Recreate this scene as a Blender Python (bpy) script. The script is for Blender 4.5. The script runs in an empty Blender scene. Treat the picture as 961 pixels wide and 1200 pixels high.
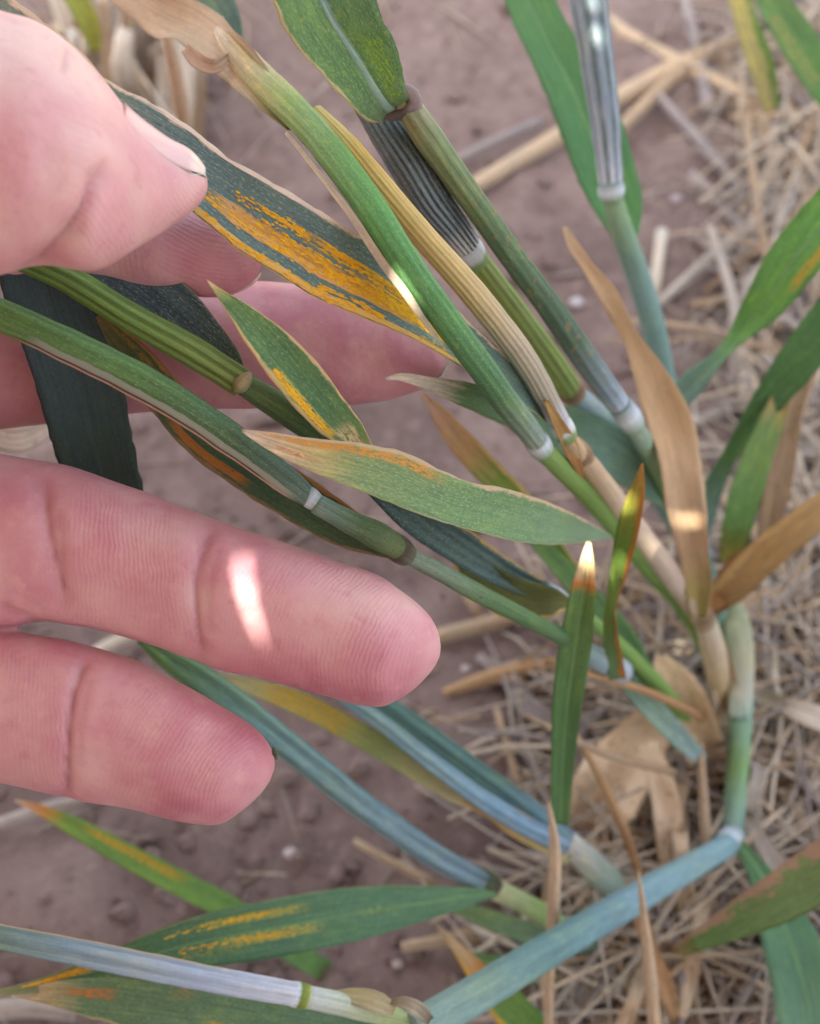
import bpy, bmesh, math, random
import numpy as np
from mathutils import Vector, Matrix, noise

random.seed(7)
rng = np.random.default_rng(7)
S = bpy.context.scene
COL = S.collection
R = math.radians

# ---------------------------------------------------------------- camera
CAM_H, TILT, VFOV = 0.20, R(32), R(50)
F = 600 / math.tan(VFOV / 2)                   # focal length in photo pixels (961 x 1200)
cam_d = bpy.data.cameras.new('camera'); cam = bpy.data.objects.new('camera', cam_d); COL.objects.link(cam)
cam.location = (0, 0, CAM_H); cam.rotation_euler = (TILT, 0, 0)
cam_d.sensor_fit = 'VERTICAL'; cam_d.sensor_height = 24; cam_d.lens = 12 / math.tan(VFOV / 2)
cam_d.clip_start = 0.005; cam_d.clip_end = 200
cam_d.dof.use_dof = True; cam_d.dof.focus_distance = 0.106
APERTURE = 0.00155
cam_d.dof.aperture_fstop = cam_d.lens / 1000 / APERTURE
S.camera = cam
S.render.resolution_x, S.render.resolution_y = 820, 1024

# ---------------------------------------------------------------- sky, sun, exposure
SUN_CAM = Vector((-0.35, 0.25, 0.90)).normalized()          # towards the sun, along camera right / up / back
ROT = Matrix.Rotation(TILT, 3, 'X')
SUN = (ROT @ SUN_CAM).normalized()
elev = math.asin(SUN.z); azim = math.atan2(SUN.x, SUN.y)
w = bpy.data.worlds.new('World'); S.world = w; w.use_nodes = True
nt = w.node_tree; bgn = nt.nodes['Background']
sky = nt.nodes.new('ShaderNodeTexSky'); sky.sky_type = 'NISHITA'; sky.sun_disc = False
sky.sun_elevation = elev; sky.sun_rotation = azim
sky.air_density = 1.0; sky.dust_density = 4.0; sky.ozone_density = 1.0
hs = nt.nodes.new('ShaderNodeHueSaturation'); hs.inputs['Saturation'].default_value = 0.35
nt.links.new(sky.outputs[0], hs.inputs['Color']); nt.links.new(hs.outputs[0], bgn.inputs['Color'])
bgn.inputs['Strength'].default_value = 0.12
sd = bpy.data.lights.new('sun', 'SUN'); sd.energy = 5.0; sd.angle = R(0.3); sd.color = (1.0, 0.91, 0.74)
so = bpy.data.objects.new('sun', sd); COL.objects.link(so); so.location = SUN * 3
so.rotation_euler = SUN.to_track_quat('Z', 'Y').to_euler()
S.view_settings.view_transform = 'Standard'; S.view_settings.look = 'None'
S.view_settings.exposure = 2.2; S.view_settings.gamma = 1.0
S.cycles.max_bounces = 6; S.cycles.diffuse_bounces = 3; S.cycles.transparent_max_bounces = 4

# ---------------------------------------------------------------- placing helpers
CAMP = Vector((0, 0, CAM_H))
RN = np.array(ROT)
def Wn(px, py, d):
    """photo position and depth in millimetres -> world points (arrays)"""
    px, py, d = np.broadcast_arrays(np.asarray(px, float), np.asarray(py, float), np.asarray(d, float) / 1000)
    l = np.stack([(px - 480.5) / F * d, -(py - 600) / F * d, -d], -1)
    return l @ RN.T + np.array(CAMP)
def proj(P):
    l = (P - np.array(CAMP)) @ RN
    d = -l[:, 2]
    return l[:, 0] / d * F + 480.5, 600 - l[:, 1] / d * F, d * 1000
def gdepth(px, py, lift=0.0):
    y = -(py - 600) / F
    return (CAM_H - lift) / (math.cos(TILT) - y * math.sin(TILT)) * 1000
def spline(P, t):
    """smooth curve through control rows P at t in 0..1 (chord-length Hermite)"""
    P = np.asarray(P, float); n = len(P)
    if n == 2: return P[0] + (P[1] - P[0]) * t[:, None]
    s = np.concatenate([[0], np.cumsum(np.maximum(np.hypot(*np.diff(P[:, :2], axis=0).T), 1e-6))]); s /= s[-1]
    m = np.zeros_like(P); h = np.diff(s)[:, None]; dl = np.diff(P, axis=0) / h
    m[1:-1] = (dl[:-1] * h[1:] + dl[1:] * h[:-1]) / (h[1:] + h[:-1]); m[0] = dl[0]; m[-1] = dl[-1]
    i = np.clip(np.searchsorted(s, t, side='right') - 1, 0, n - 2)
    hh = h[i]; x = ((t - s[i])[:, None]) / hh
    return ((2*x**3 - 3*x**2 + 1) * P[i] + (x**3 - 2*x**2 + x) * hh * m[i]
            + (-2*x**3 + 3*x**2) * P[i+1] + (x**3 - x**2) * hh * m[i+1])
def unit(a): return a / np.maximum(np.linalg.norm(a, axis=-1, keepdims=True), 1e-12)

def tag(o, label=None, cat=None, group=None, kind=None):
    if label: o['label'] = label
    if cat: o['category'] = cat
    if group: o['group'] = group
    if kind: o['kind'] = kind
    return o
def empty(name, loc, label, cat, group=None):
    o = bpy.data.objects.new(name, None); o.empty_display_size = 0.01
    o.location = loc; COL.objects.link(o); return tag(o, label, cat, group)
def link(name, verts, faces, m, parent=None, uv=None, mm=None, smooth=True):
    me = bpy.data.meshes.new(name); me.from_pydata([tuple(v) for v in verts], [], [tuple(f) for f in faces])
    if uv is not None:
        li = np.empty(len(me.loops), int); me.loops.foreach_get('vertex_index', li)
        a = me.uv_layers.new(name='UVMap'); a.data.foreach_set('uv', np.asarray(uv, np.float32)[li].ravel())
        b = me.uv_layers.new(name='mm'); b.data.foreach_set('uv', np.asarray(mm, np.float32)[li].ravel())
    if smooth: me.polygons.foreach_set('use_smooth', [True] * len(me.polygons))
    if m: me.materials.append(m)
    o = bpy.data.objects.new(name, me); COL.objects.link(o)
    if parent is not None:
        o.parent = parent
        o.matrix_parent_inverse = Matrix.Translation(-Vector(parent.location)) if parent.type == 'EMPTY' else Matrix()
    return o

# ---------------------------------------------------------------- materials
class NT:
    def __init__(s, name):
        s.m = bpy.data.materials.new(name); s.m.use_nodes = True; s.t = s.m.node_tree
        s.t.nodes.clear()
    def n(s, typ, **kw):
        nd = s.t.nodes.new(typ)
        for k, v in kw.items(): setattr(nd, k, v)
        return nd
    def put(s, sock, v):
        if isinstance(v, bpy.types.NodeSocket): s.t.links.new(v, sock)
        elif v is not None:
            if sock.type == 'RGBA' and len(v) == 3: v = (*v, 1)
            sock.default_value = v
    def math(s, op, a, b=None, c=None, clamp=False):
        nd = s.n('ShaderNodeMath', operation=op, use_clamp=clamp)
        for i, v in enumerate((a, b, c)): s.put(nd.inputs[i], v)
        return nd.outputs[0]
    def step(s, x, lo, hi):
        nd = s.n('ShaderNodeMapRange', interpolation_type='SMOOTHSTEP', clamp=True)
        s.put(nd.inputs[0], x); s.put(nd.inputs[1], lo); s.put(nd.inputs[2], hi); return nd.outputs[0]
    def mix(s, f, a, b, blend='MIX'):
        nd = s.n('ShaderNodeMix', data_type='RGBA', blend_type=blend)
        s.put(nd.inputs[0], f); s.put(nd.inputs[6], a); s.put(nd.inputs[7], b); return nd.outputs[2]
    def noise(s, vec, scale=1.0, detail=3, rough=.55):
        nd = s.n('ShaderNodeTexNoise'); s.put(nd.inputs['Vector'], vec)
        nd.inputs['Scale'].default_value = scale; nd.inputs['Detail'].default_value = detail; nd.inputs['Roughness'].default_value = rough
        return nd.outputs[0]
    def map(s, vec, scale, loc=(0, 0, 0)):
        nd = s.n('ShaderNodeMapping'); s.put(nd.inputs[0], vec); nd.inputs['Scale'].default_value = scale; nd.inputs['Location'].default_value = loc
        return nd.outputs[0]
    def ramp(s, f, stops):
        nd = s.n('ShaderNodeValToRGB'); s.put(nd.inputs[0], f); e = nd.color_ramp.elements
        while len(e) < len(stops): e.new(0.5)
        for el, (p, c) in zip(e, stops): el.position = p; el.color = (*c, 1)
        return nd.outputs[0]
    def out(s, sh):
        o = s.n('ShaderNodeOutputMaterial'); s.t.links.new(sh, o.inputs[0]); return s.m
    def bsdf(s, **kw):
        nd = s.n('ShaderNodeBsdfPrincipled')
        for k, v in kw.items(): s.put(nd.inputs[k.replace('_', ' ')], v)
        return nd
_seed = [0]
def srgb(r, g, b):
    return tuple((c / 255 / 12.92 if c / 255 <= .04045 else ((c / 255 + .055) / 1.055) ** 2.4) for c in (r, g, b))
TAN = srgb(206, 182, 150); PALE = srgb(214, 200, 172); BROWN = srgb(146, 102, 58); ORANGE = srgb(214, 132, 40); YEL = srgb(224, 172, 44)
GREEN = srgb(92, 134, 72); GRASS = srgb(98, 150, 62); DEEP = srgb(62, 92, 70); DARK = srgb(46, 64, 64); BLUE = srgb(128, 160, 172); TEAL = srgb(104, 146, 138); WHITE = srgb(216, 222, 226)
OLIVE = srgb(112, 118, 58)

def blade_mat(name, ramp, streak=.45, stripes=0, sdark=.5, scol=None, edges=(), rust=(), mottle=.35, speck=.12, rough=.58,
              trans=.18, tipn=.07, bump=.5, midrib=None, spots=None, gain=None):
    mc = ramp[len(ramp) // 2][1]; dry = mc[0] > mc[1] * 1.04
    gain = gain or ((1.06, 1.07, 1.12) if dry else (1.22, 1.24, 1.28)); warm = (1.2, 1.18, 1.12) if dry else (1.45, 1.28, .85)
    _seed[0] += 1; q = _seed[0] * 3.71
    N = NT(name)
    uv = N.n('ShaderNodeUVMap', uv_map='UVMap').outputs[0]; mm = N.n('ShaderNodeUVMap', uv_map='mm').outputs[0]
    sp = N.n('ShaderNodeSeparateXYZ'); N.put(sp.inputs[0], uv); u, v = sp.outputs[0], sp.outputs[1]
    st = N.noise(N.map(mm, (.10, 3.2, 1), (q, q * .7, 0)), 1, 5, .65)
    st2 = N.noise(N.map(mm, (.45, 1.1, 1), (q, -q, 0)), 1, 5, .6)
    fine = N.noise(N.map(mm, (2.2, 6.5, 1), (-q, q, 0)), 1, 4, .65)
    big = N.noise(N.map(mm, (.10, .30, 1), (q, q * 2, 0)), 1, 4, .6)
    un = N.math('ADD', u, N.math('MULTIPLY', N.math('SUBTRACT', st, .5), tipn * 2))
    base = N.ramp(un, ramp) if len(ramp) > 1 else None
    if base is None:
        rgb = N.n('ShaderNodeRGB'); rgb.outputs[0].default_value = (*ramp[0][1], 1); base = rgb.outputs[0]
    c = N.mix(N.math('MULTIPLY', N.step(st, .40, .68), streak), base, N.mix(1.0, base, (.42, .45, .50), 'MULTIPLY'))
    c = N.mix(N.math('MULTIPLY', N.step(st2, .50, .74), mottle), c, N.mix(1.0, c, (1.35, 1.33, 1.3) if dry else (1.75, 1.5, 1.25), 'MULTIPLY'))
    c = N.mix(N.math('MULTIPLY', N.step(st2, .48, .28), mottle), c, N.mix(1.0, c, (.62, .68, .78), 'MULTIPLY'))
    c = N.mix(N.math('MULTIPLY', N.step(big, .50, .68), mottle * .9), c, N.mix(1.0, c, warm, 'MULTIPLY'))
    c = N.mix(N.math('MULTIPLY', N.step(big, .46, .30), mottle * .8), c, N.mix(1.0, c, (.66, .80, .95), 'MULTIPLY'))
    c = N.mix(N.math('MULTIPLY', N.step(fine, .50, .34), .35), c, N.mix(1.0, c, (.55, .58, .6), 'MULTIPLY'))
    hgt = N.math('ADD', N.math('MULTIPLY', st, .6), N.math('MULTIPLY', fine, .5))
    if stripes:
        sn = N.math('SINE', N.math('MULTIPLY', N.math('ADD', v, N.math('MULTIPLY', N.math('SUBTRACT', big, .5), .45 / stripes)), stripes * 2 * math.pi))
        sm = N.step(sn, -.25, .7)
        c = N.mix(N.math('MULTIPLY', N.math('MULTIPLY', sm, N.step(fine, .28, .52)), N.step(big, .30, .55)), c, scol if scol else N.mix(1.0, c, (sdark, sdark, sdark), 'MULTIPLY'))
        hgt = N.math('SUBTRACT', hgt, N.math('MULTIPLY', sn, .35))
    if midrib:
        dm = N.math('ABSOLUTE', N.math('SUBTRACT', v, midrib[0]))
        c = N.mix(N.math('MULTIPLY', N.step(dm, midrib[1], midrib[1] * .3), .8), c, midrib[2])
    # tiny pale waxy flecks
    c = N.mix(N.math('MULTIPLY', N.step(fine, .53, .68), speck), c, (.50, .55, .50))
    for (side, wd, ec, am) in edges:
        dist = N.math('SUBTRACT', 1.0, v) if side else v
        dn = N.math('ADD', dist, N.math('MULTIPLY', N.math('SUBTRACT', N.math('ADD', st2, N.math('MULTIPLY', N.math('SUBTRACT', big, .5), 1.2)), .5), wd * 2.6))
        c = N.mix(N.math('MULTIPLY', N.step(dn, wd, wd * .45), am), c, ec)
    for (v0, vw, u0, u1, rc, dens) in rust:
        dv = N.math('ABSOLUTE', N.math('SUBTRACT', v, v0))
        m = N.math('MULTIPLY', N.step(N.math('ADD', dv, N.math('MULTIPLY', N.math('SUBTRACT', st2, .5), vw * .9)), vw, vw * .72), N.math('MULTIPLY', N.step(u, u0, u0 + .06), N.step(u, u1, u1 - .06)))
        pn = N.noise(N.map(mm, (1.3, 4.2, 1), (q + v0 * 50, q, 0)), 1, 5, .75)
        thr = .66 - .3 * dens
        m = N.math('MULTIPLY', m, N.step(pn, thr, thr + .10))
        c = N.mix(m, c, rc); hgt = N.math('ADD', hgt, N.math('MULTIPLY', m, .4))
    if spots:
        vn = N.noise(N.map(mm, (.9, .9, 1), (q * 2, q, 0)), 1, 2, .5)
        c = N.mix(N.math('MULTIPLY', N.step(vn, spots[0], spots[0] + .05), spots[2]), c, spots[1])
    c = N.mix(1.0, c, gain, 'MULTIPLY')
    bm = N.n('ShaderNodeBump'); bm.inputs['Strength'].default_value = bump; bm.inputs['Distance'].default_value = .00025
    N.put(bm.inputs['Height'], hgt)
    b = N.bsdf(Base_Color=c, Roughness=N.math('ADD', rough, N.math('MULTIPLY', N.math('SUBTRACT', st2, .5), .3)), Normal=bm.outputs[0])
    b.inputs['Specular IOR Level'].default_value = .3
    if not trans: return N.out(b.outputs[0])
    tr = N.n('ShaderNodeBsdfTranslucent'); N.put(tr.inputs[0], N.mix(1.0, c, (1.05, 1.02, .95) if dry else (1.1, 1.15, .8), 'MULTIPLY')); N.put(tr.inputs['Normal'], bm.outputs[0])
    mx = N.n('ShaderNodeMixShader'); mx.inputs[0].default_value = trans
    N.put(mx.inputs[1], b.outputs[0]); N.put(mx.inputs[2], tr.outputs[0])
    return N.out(mx.outputs[0])

# ---------------------------------------------------------------- blades and stems
PEND, RIB = [], []
def sheet(name, C, Wd, Nm, hw, m, parent, camber, nv, thick, fold, wav):
    """C centre line, Wd width direction, Nm facing normal (towards viewer), hw half width in metres"""
    n = len(C); vv = np.linspace(-1, 1, nv); q = random.random() * 50
    ln = np.concatenate([[0], np.cumsum(np.linalg.norm(np.diff(C, axis=0), axis=1))])
    top = []; bot = []; uv = []; mm = []
    cam_ = [1 + .7 * noise.noise(Vector((x * 90 + q, 2, 2))) for x in ln]; en = [[noise.fractal(Vector((x * 500 + q, s, 0)), 1, 2, 3) for x in ln] for s in (3, 8)]
    for i in range(n):
        for v in vv:
            prof = (camber * (v * v) + fold * abs(v)) * cam_[i]; ev = v * (1 + .05 * (v > .9) * en[0][i] + .05 * (v < -.9) * en[1][i])
            wob = wav * math.sin(ln[i] * 260 + q + v) * v * v + wav * .7 * noise.noise((ln[i] * 180 + q, v * 1.2, q))
            p = C[i] + Wd[i] * ev * hw[i] + Nm[i] * hw[i] * (prof + wob)
            e = thick * (1 - .75 * v * v) * min(1, hw[i] / .001 + .2)
            top.append(p + Nm[i] * e * .5); bot.append(p - Nm[i] * e * .5)
            uv.append((ln[i] / ln[-1], (v + 1) / 2)); mm.append((ln[i] * 1000, v * hw[i] * 1000))
    V = top + bot; k = n * nv; Fc = []
    for i in range(n - 1):
        for j in range(nv - 1):
            a = i * nv + j; b = a + nv
            Fc.append((a, a + 1, b + 1, b)); Fc.append((k + a, k + b, k + b + 1, k + a + 1))
        a = i * nv; b = a + nv
        Fc.append((a, b, k + b, k + a)); a += nv - 1; b += nv - 1; Fc.append((a, k + a, k + b, b))
    for j in range(nv - 1):
        Fc.append((j, k + j, k + j + 1, j + 1)); a = (n - 1) * nv + j; Fc.append((a, a + 1, k + a + 1, k + a))
    o = link(name, V, Fc, m, parent, uv + uv, mm + mm)
    if PEND:
        lab = PEND.pop(); o.name = o.data.name = 'wheat_leaf'; tag(o, lab, 'wheat leaf')
    if RIB:
        rv, rw, rm = RIB.pop(); j = min(nv - 2, max(1, round((rv + 1) / 2 * (nv - 1)))); mid = np.array([top[i * nv + j] for i in range(n)]); q = []
        for i in range(n):
            ww = rw * (1 - .75 * i / n if rw > 0 else .25 + .75 * i / n); ww = abs(ww)
            nb = (np.array(top[i * nv + j + 1]) - np.array(top[i * nv + j - 1])); nb = nb / max(np.linalg.norm(nb), 1e-9)
            q += [mid[i] - nb * ww - Nm[i] * .00008, mid[i] - nb * ww * .45 + Nm[i] * ww * .32, mid[i] + nb * ww * .45 + Nm[i] * ww * .32, mid[i] + nb * ww - Nm[i] * .00008]
        fq = [(i * 4 + k, i * 4 + k + 1, i * 4 + k + 5, i * 4 + k + 4) for i in range(n - 1) for k in range(3)]
        link('midrib', q, fq, rm, o, [(i / n, k / 3) for i in range(n) for k in range(4)], [(ln[i] * 1000, k * .3) for i in range(n) for k in range(4)])
    return o
def blade(name, pts, m, parent=None, camber=.18, nv=9, thick=.00022, fold=0, wav=.05, roll=0, n=None):
    """pts rows: px, py, depth mm, half width px[, roll degrees]; width lies across the picture unless rolled"""
    P = np.array([list(p) + [roll] * (5 - len(p)) for p in pts], float)
    L = np.hypot(*np.diff(P[:, :2], axis=0).T).sum()
    n = n or int(max(14, min(90, L / 6)))
    Q = spline(P, np.linspace(0, 1, n)); Q[:, 3] = np.maximum(Q[:, 3], .7)
    C = Wn(Q[:, 0], Q[:, 1], Q[:, 2]); T = unit(np.gradient(C, axis=0)); V = unit(np.array(CAMP) - C)
    w0 = unit(np.cross(V, T)); n0 = unit(np.cross(T, w0))
    sg = np.sign((n0 * V).sum(1))[:, None]; n0 = n0 * sg
    r = np.radians(Q[:, 4])[:, None]
    hw = Q[:, 3] * Q[:, 2] / 1000 / F / np.maximum(np.abs(np.cos(r[:, 0])), .35)
    return sheet(name, C, w0 * np.cos(r) + n0 * np.sin(r), n0 * np.cos(r) - w0 * np.sin(r), hw, m, parent, camber, nv, thick, fold, wav)
def blade2(name, A, B, m, parent=None, camber=.12, nv=13, thick=.00022, fold=0, wav=.03, n=70):
    """blade given by its two edges (px, py, depth)"""
    t = np.linspace(0, 1, n); a = spline(A, t); b = spline(B, t)
    a = Wn(a[:, 0], a[:, 1], a[:, 2]); b = Wn(b[:, 0], b[:, 1], b[:, 2]); C = (a + b) / 2
    T = unit(np.gradient(C, axis=0)); hw = np.maximum(np.linalg.norm(b - a, axis=1) / 2, 1e-5); Wd = unit(b - a)
    Nm = unit(np.cross(T, Wd)); Nm *= np.sign((Nm * (np.array(CAMP) - C)).sum(1))[:, None]
    return sheet(name, C, Wd, Nm, hw, m, parent, camber, nv, thick, fold, wav)
def stem(name, pts, m, parent=None, ribs=0, rib=.05, ns=20, flat=1.0, n=None, step=6):
    """tube: rows px, py, depth mm, radius px"""
    P = np.array(pts, float); L = np.hypot(*np.diff(P[:, :2], axis=0).T).sum()
    n = n or int(max(5, min(90, L / step))); Q = spline(P, np.linspace(0, 1, n))
    if ribs: ns = max(ns, ribs * 6)
    C = Wn(Q[:, 0], Q[:, 1], Q[:, 2]); r = np.maximum(Q[:, 3], .4) * Q[:, 2] / 1000 / F
    return tube(name, C, r, m, parent, ribs, rib, ns, flat)
def tube(name, C, r, m, parent=None, ribs=0, rib=.05, ns=8, flat=1.0, up=None):
    n = len(C); T = unit(np.gradient(C, axis=0))
    V = unit(np.array(CAMP) - C) if up is None else np.tile(np.array(up, float), (n, 1))
    w0 = unit(np.cross(V, T)); n0 = np.cross(w0, T); n0 *= np.sign((n0 * V).sum(1))[:, None]
    if n > 8:
        q = random.random() * 90; ls = np.concatenate([[0], np.cumsum(np.linalg.norm(np.diff(C, axis=0), axis=1))])
        r = r * np.array([1 + .045 * noise.noise(Vector((x * 420 + q, 0, 0))) for x in ls])
        C = C + w0 * (r * np.array([.05 * noise.noise(Vector((x * 110 + q, 5, 0))) for x in ls]))[:, None]
    th = np.linspace(0, 2 * math.pi, ns + 1); ln = np.concatenate([[0], np.cumsum(np.linalg.norm(np.diff(C, axis=0), axis=1))])
    prof = 1 + (rib * np.cos(th * ribs) if ribs else 0 * th)
    V3 = (C[:, None] + (r[:, None] * prof)[..., None] * (-np.cos(th)[None, :, None] * n0[:, None] * flat + np.sin(th)[None, :, None] * w0[:, None]))
    uv = np.stack(np.broadcast_arrays((ln / ln[-1])[:, None], (th / 2 / math.pi)[None]), -1).reshape(-1, 2)
    mmv = np.stack(np.broadcast_arrays((ln * 1000)[:, None], (th[None] * r.mean() * 1000)), -1).reshape(-1, 2)
    Fc = []; k = ns + 1
    for i in range(n - 1):
        for j in range(ns): a = i * k + j; Fc.append((a, a + 1, a + k + 1, a + k))
    Fc.append(tuple(range(ns - 1, -1, -1))); Fc.append(tuple((n - 1) * k + j for j in range(ns)))
    return link(name, V3.reshape(-1, 3), Fc, m, parent, uv, mmv)
def node(p0, p1, r, m, parent, name='node', bulge=1.25):
    bulge = 1 + (bulge - 1) * .45
    """swollen joint between two picture points (px, py, depth)"""
    a = np.array(p0, float); b = np.array(p1, float); t = [0, .18, .4, .6, .82, 1]; rr = [r * .93, r * 1.0, r * bulge, r * bulge, r * .99, r * .86]
    return stem(name, [list(a + (b - a) * x) + [y] for x, y in zip(t, rr)], m, parent, n=12)
# ---------------------------------------------------------------- ground
def soil_mat():
    N = NT('soil'); p = N.n('ShaderNodeNewGeometry').outputs['Position']
    a = N.noise(N.map(p, (38, 38, 38)), 1, 6, .6); b = N.noise(N.map(p, (260, 260, 260)), 1, 5, .65); d = N.noise(N.map(p, (1500, 1500, 1500)), 1, 3, .6)
    c = N.ramp(a, [(.28, srgb(108, 92, 87)), (.5, srgb(132, 114, 109)), (.72, srgb(152, 134, 127))])
    c = N.mix(N.math('MULTIPLY', N.step(b, .52, .72), .5), c, srgb(172, 150, 144))
    c = N.mix(N.math('MULTIPLY', N.step(b, .46, .28), .6), c, srgb(84, 66, 66))
    c = N.mix(N.math('MULTIPLY', N.step(d, .62, .8), .4), c, srgb(190, 172, 164))
    bm = N.n('ShaderNodeBump'); bm.inputs['Strength'].default_value = .8; bm.inputs['Distance'].default_value = .0012
    N.put(bm.inputs['Height'], N.math('ADD', b, N.math('MULTIPLY', d, .35)))
    s = N.bsdf(Base_Color=c, Roughness=.95, Normal=bm.outputs[0]); s.inputs['Specular IOR Level'].default_value = .1
    return N.out(s.outputs[0])
SOIL = soil_mat()
def gz(x, y):
    far = 1 / (1 + (x * x + y * y) * .5)
    z = .0052 * noise.fractal(Vector((x * 22, y * 22, 3.1)), 1.0, 2.0, 3) * far + .0022 * noise.noise(Vector((x * 95, y * 95, 7))) * far
    z += .0022 * noise.noise(Vector((x * 230, y * 230, 1))) * far + .0020 * max(0, noise.noise(Vector((x * 150 + 9, y * 150, 5)))) * far
    return z + .05 * noise.noise(Vector((x * .25, y * .25, 0))) * min(1, (x * x + y * y) * .2)
GN = 340
tt = np.linspace(-1, 1, GN); gx = .19 * np.sinh(tt * 6.1) / math.sinh(1) * .62; gx = gx / gx[-1] * 40
gy = gx + .10
GV = [(x, y, gz(x, y)) for y in gy for x in gx]
GFc = [(j * GN + i, j * GN + i + 1, (j + 1) * GN + i + 1, (j + 1) * GN + i) for j in range(GN - 1) for i in range(GN - 1)]
tag(link('ground', GV, GFc, SOIL), kind='structure')

def gpt(px, py):
    d = gdepth(px, py); P = Wn(px, py, d); return float(P[0]), float(P[1])
# loose crumbs of soil
ico = []; bmx = bmesh.new(); bmesh.ops.create_icosphere(bmx, subdivisions=1, radius=1)
IV = np.array([v.co[:] for v in bmx.verts]); IF = [[v.index for v in f.verts] for f in bmx.faces]; bmx.free()
CV = []; CF = []
for k in range(2600):
    x, y = gpt(random.uniform(-80, 1040), random.uniform(-60, 1260))
    if noise.noise(Vector((x * 30, y * 30, 2))) < random.uniform(-.5, .35): continue
    r = .0006 + .0022 * random.random() ** 4
    v = IV * (1 + rng.uniform(-.3, .3, (len(IV), 1))) * r * np.array([1, random.uniform(.7, 1), random.uniform(.5, .9)])
    a = random.random() * 6.3; c, s = math.cos(a), math.sin(a); v = v @ np.array([[c, s, 0], [-s, c, 0], [0, 0, 1]])
    o = len(CV) * 1; base = sum(1 for _ in ()) ; off = len(CV)
    CV.extend((v + [x, y, gz(x, y) + r * .25]).tolist()); CF.extend([[i + off for i in f] for f in IF])
tag(link('soil_crumbs', CV, CF, SOIL, smooth=False), 'loose crumbs of dry brown soil lying over the ground', kind='stuff')

# ---------------------------------------------------------------- person: hand
def skin_mat():
    N = NT('skin'); p = N.n('ShaderNodeNewGeometry').outputs['Position']
    at = N.n('ShaderNodeAttribute', attribute_name='blush_shade').outputs['Fac']; fp = N.n('ShaderNodeAttribute', attribute_name='ridge').outputs['Fac']
    am = N.n('ShaderNodeAttribute', attribute_name='ridge_amount').outputs['Fac']; cr = N.n('ShaderNodeAttribute', attribute_name='crease').outputs['Fac']
    a = N.noise(N.map(p, (150, 150, 150)), 1, 4, .6); b = N.noise(N.map(p, (900, 900, 900)), 1, 4, .6); m = N.noise(N.map(p, (420, 420, 420)), 1, 3, .6)
    f = N.math('ADD', at, N.math('MULTIPLY', N.math('SUBTRACT', a, .5), .8), clamp=True)
    c = N.ramp(f, [(0, srgb(228, 196, 190)), (.35, srgb(216, 166, 172)), (.7, srgb(202, 136, 151)), (1, srgb(176, 100, 120))])
    c = N.mix(N.math('MULTIPLY', N.step(m, .52, .75), .28), c, srgb(232, 190, 178))
    c = N.mix(N.math('MULTIPLY', N.step(m, .45, .28), .25), c, srgb(184, 108, 122))
    c = N.mix(N.math('MULTIPLY', N.step(b, .64, .8), .25), c, srgb(236, 206, 196))
    c = N.mix(N.math('MULTIPLY', cr, .55), c, srgb(160, 84, 96))
    wob = N.math('ADD', fp, N.math('MULTIPLY', N.math('SUBTRACT', a, .5), 2.2))
    rs = N.math('SINE', N.math('MULTIPLY', wob, 2 * math.pi / .46))
    rs = N.math('MULTIPLY', rs, N.math('MULTIPLY', am, N.step(a, .30, .55)))
    c = N.mix(N.math('MULTIPLY', N.step(rs, .1, .9), .06), c, srgb(238, 206, 196))
    h = N.math('ADD', N.math('MULTIPLY', rs, .09), N.math('ADD', N.math('MULTIPLY', b, .7), N.math('MULTIPLY', m, .8)))
    bm = N.n('ShaderNodeBump'); bm.inputs['Strength'].default_value = .7; bm.inputs['Distance'].default_value = .00018
    N.put(bm.inputs['Height'], h)
    s = N.bsdf(Base_Color=c, Roughness=N.math('ADD', .36, N.math('MULTIPLY', b, .22)), Normal=bm.outputs[0])
    s.inputs['Subsurface Weight'].default_value = .22; s.inputs['Subsurface Radius'].default_value = (1, .35, .2); s.inputs['Subsurface Scale'].default_value = .0022
    s.inputs['Specular IOR Level'].default_value = .6
    return N.out(s.outputs[0])
SKIN = skin_mat()
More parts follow.
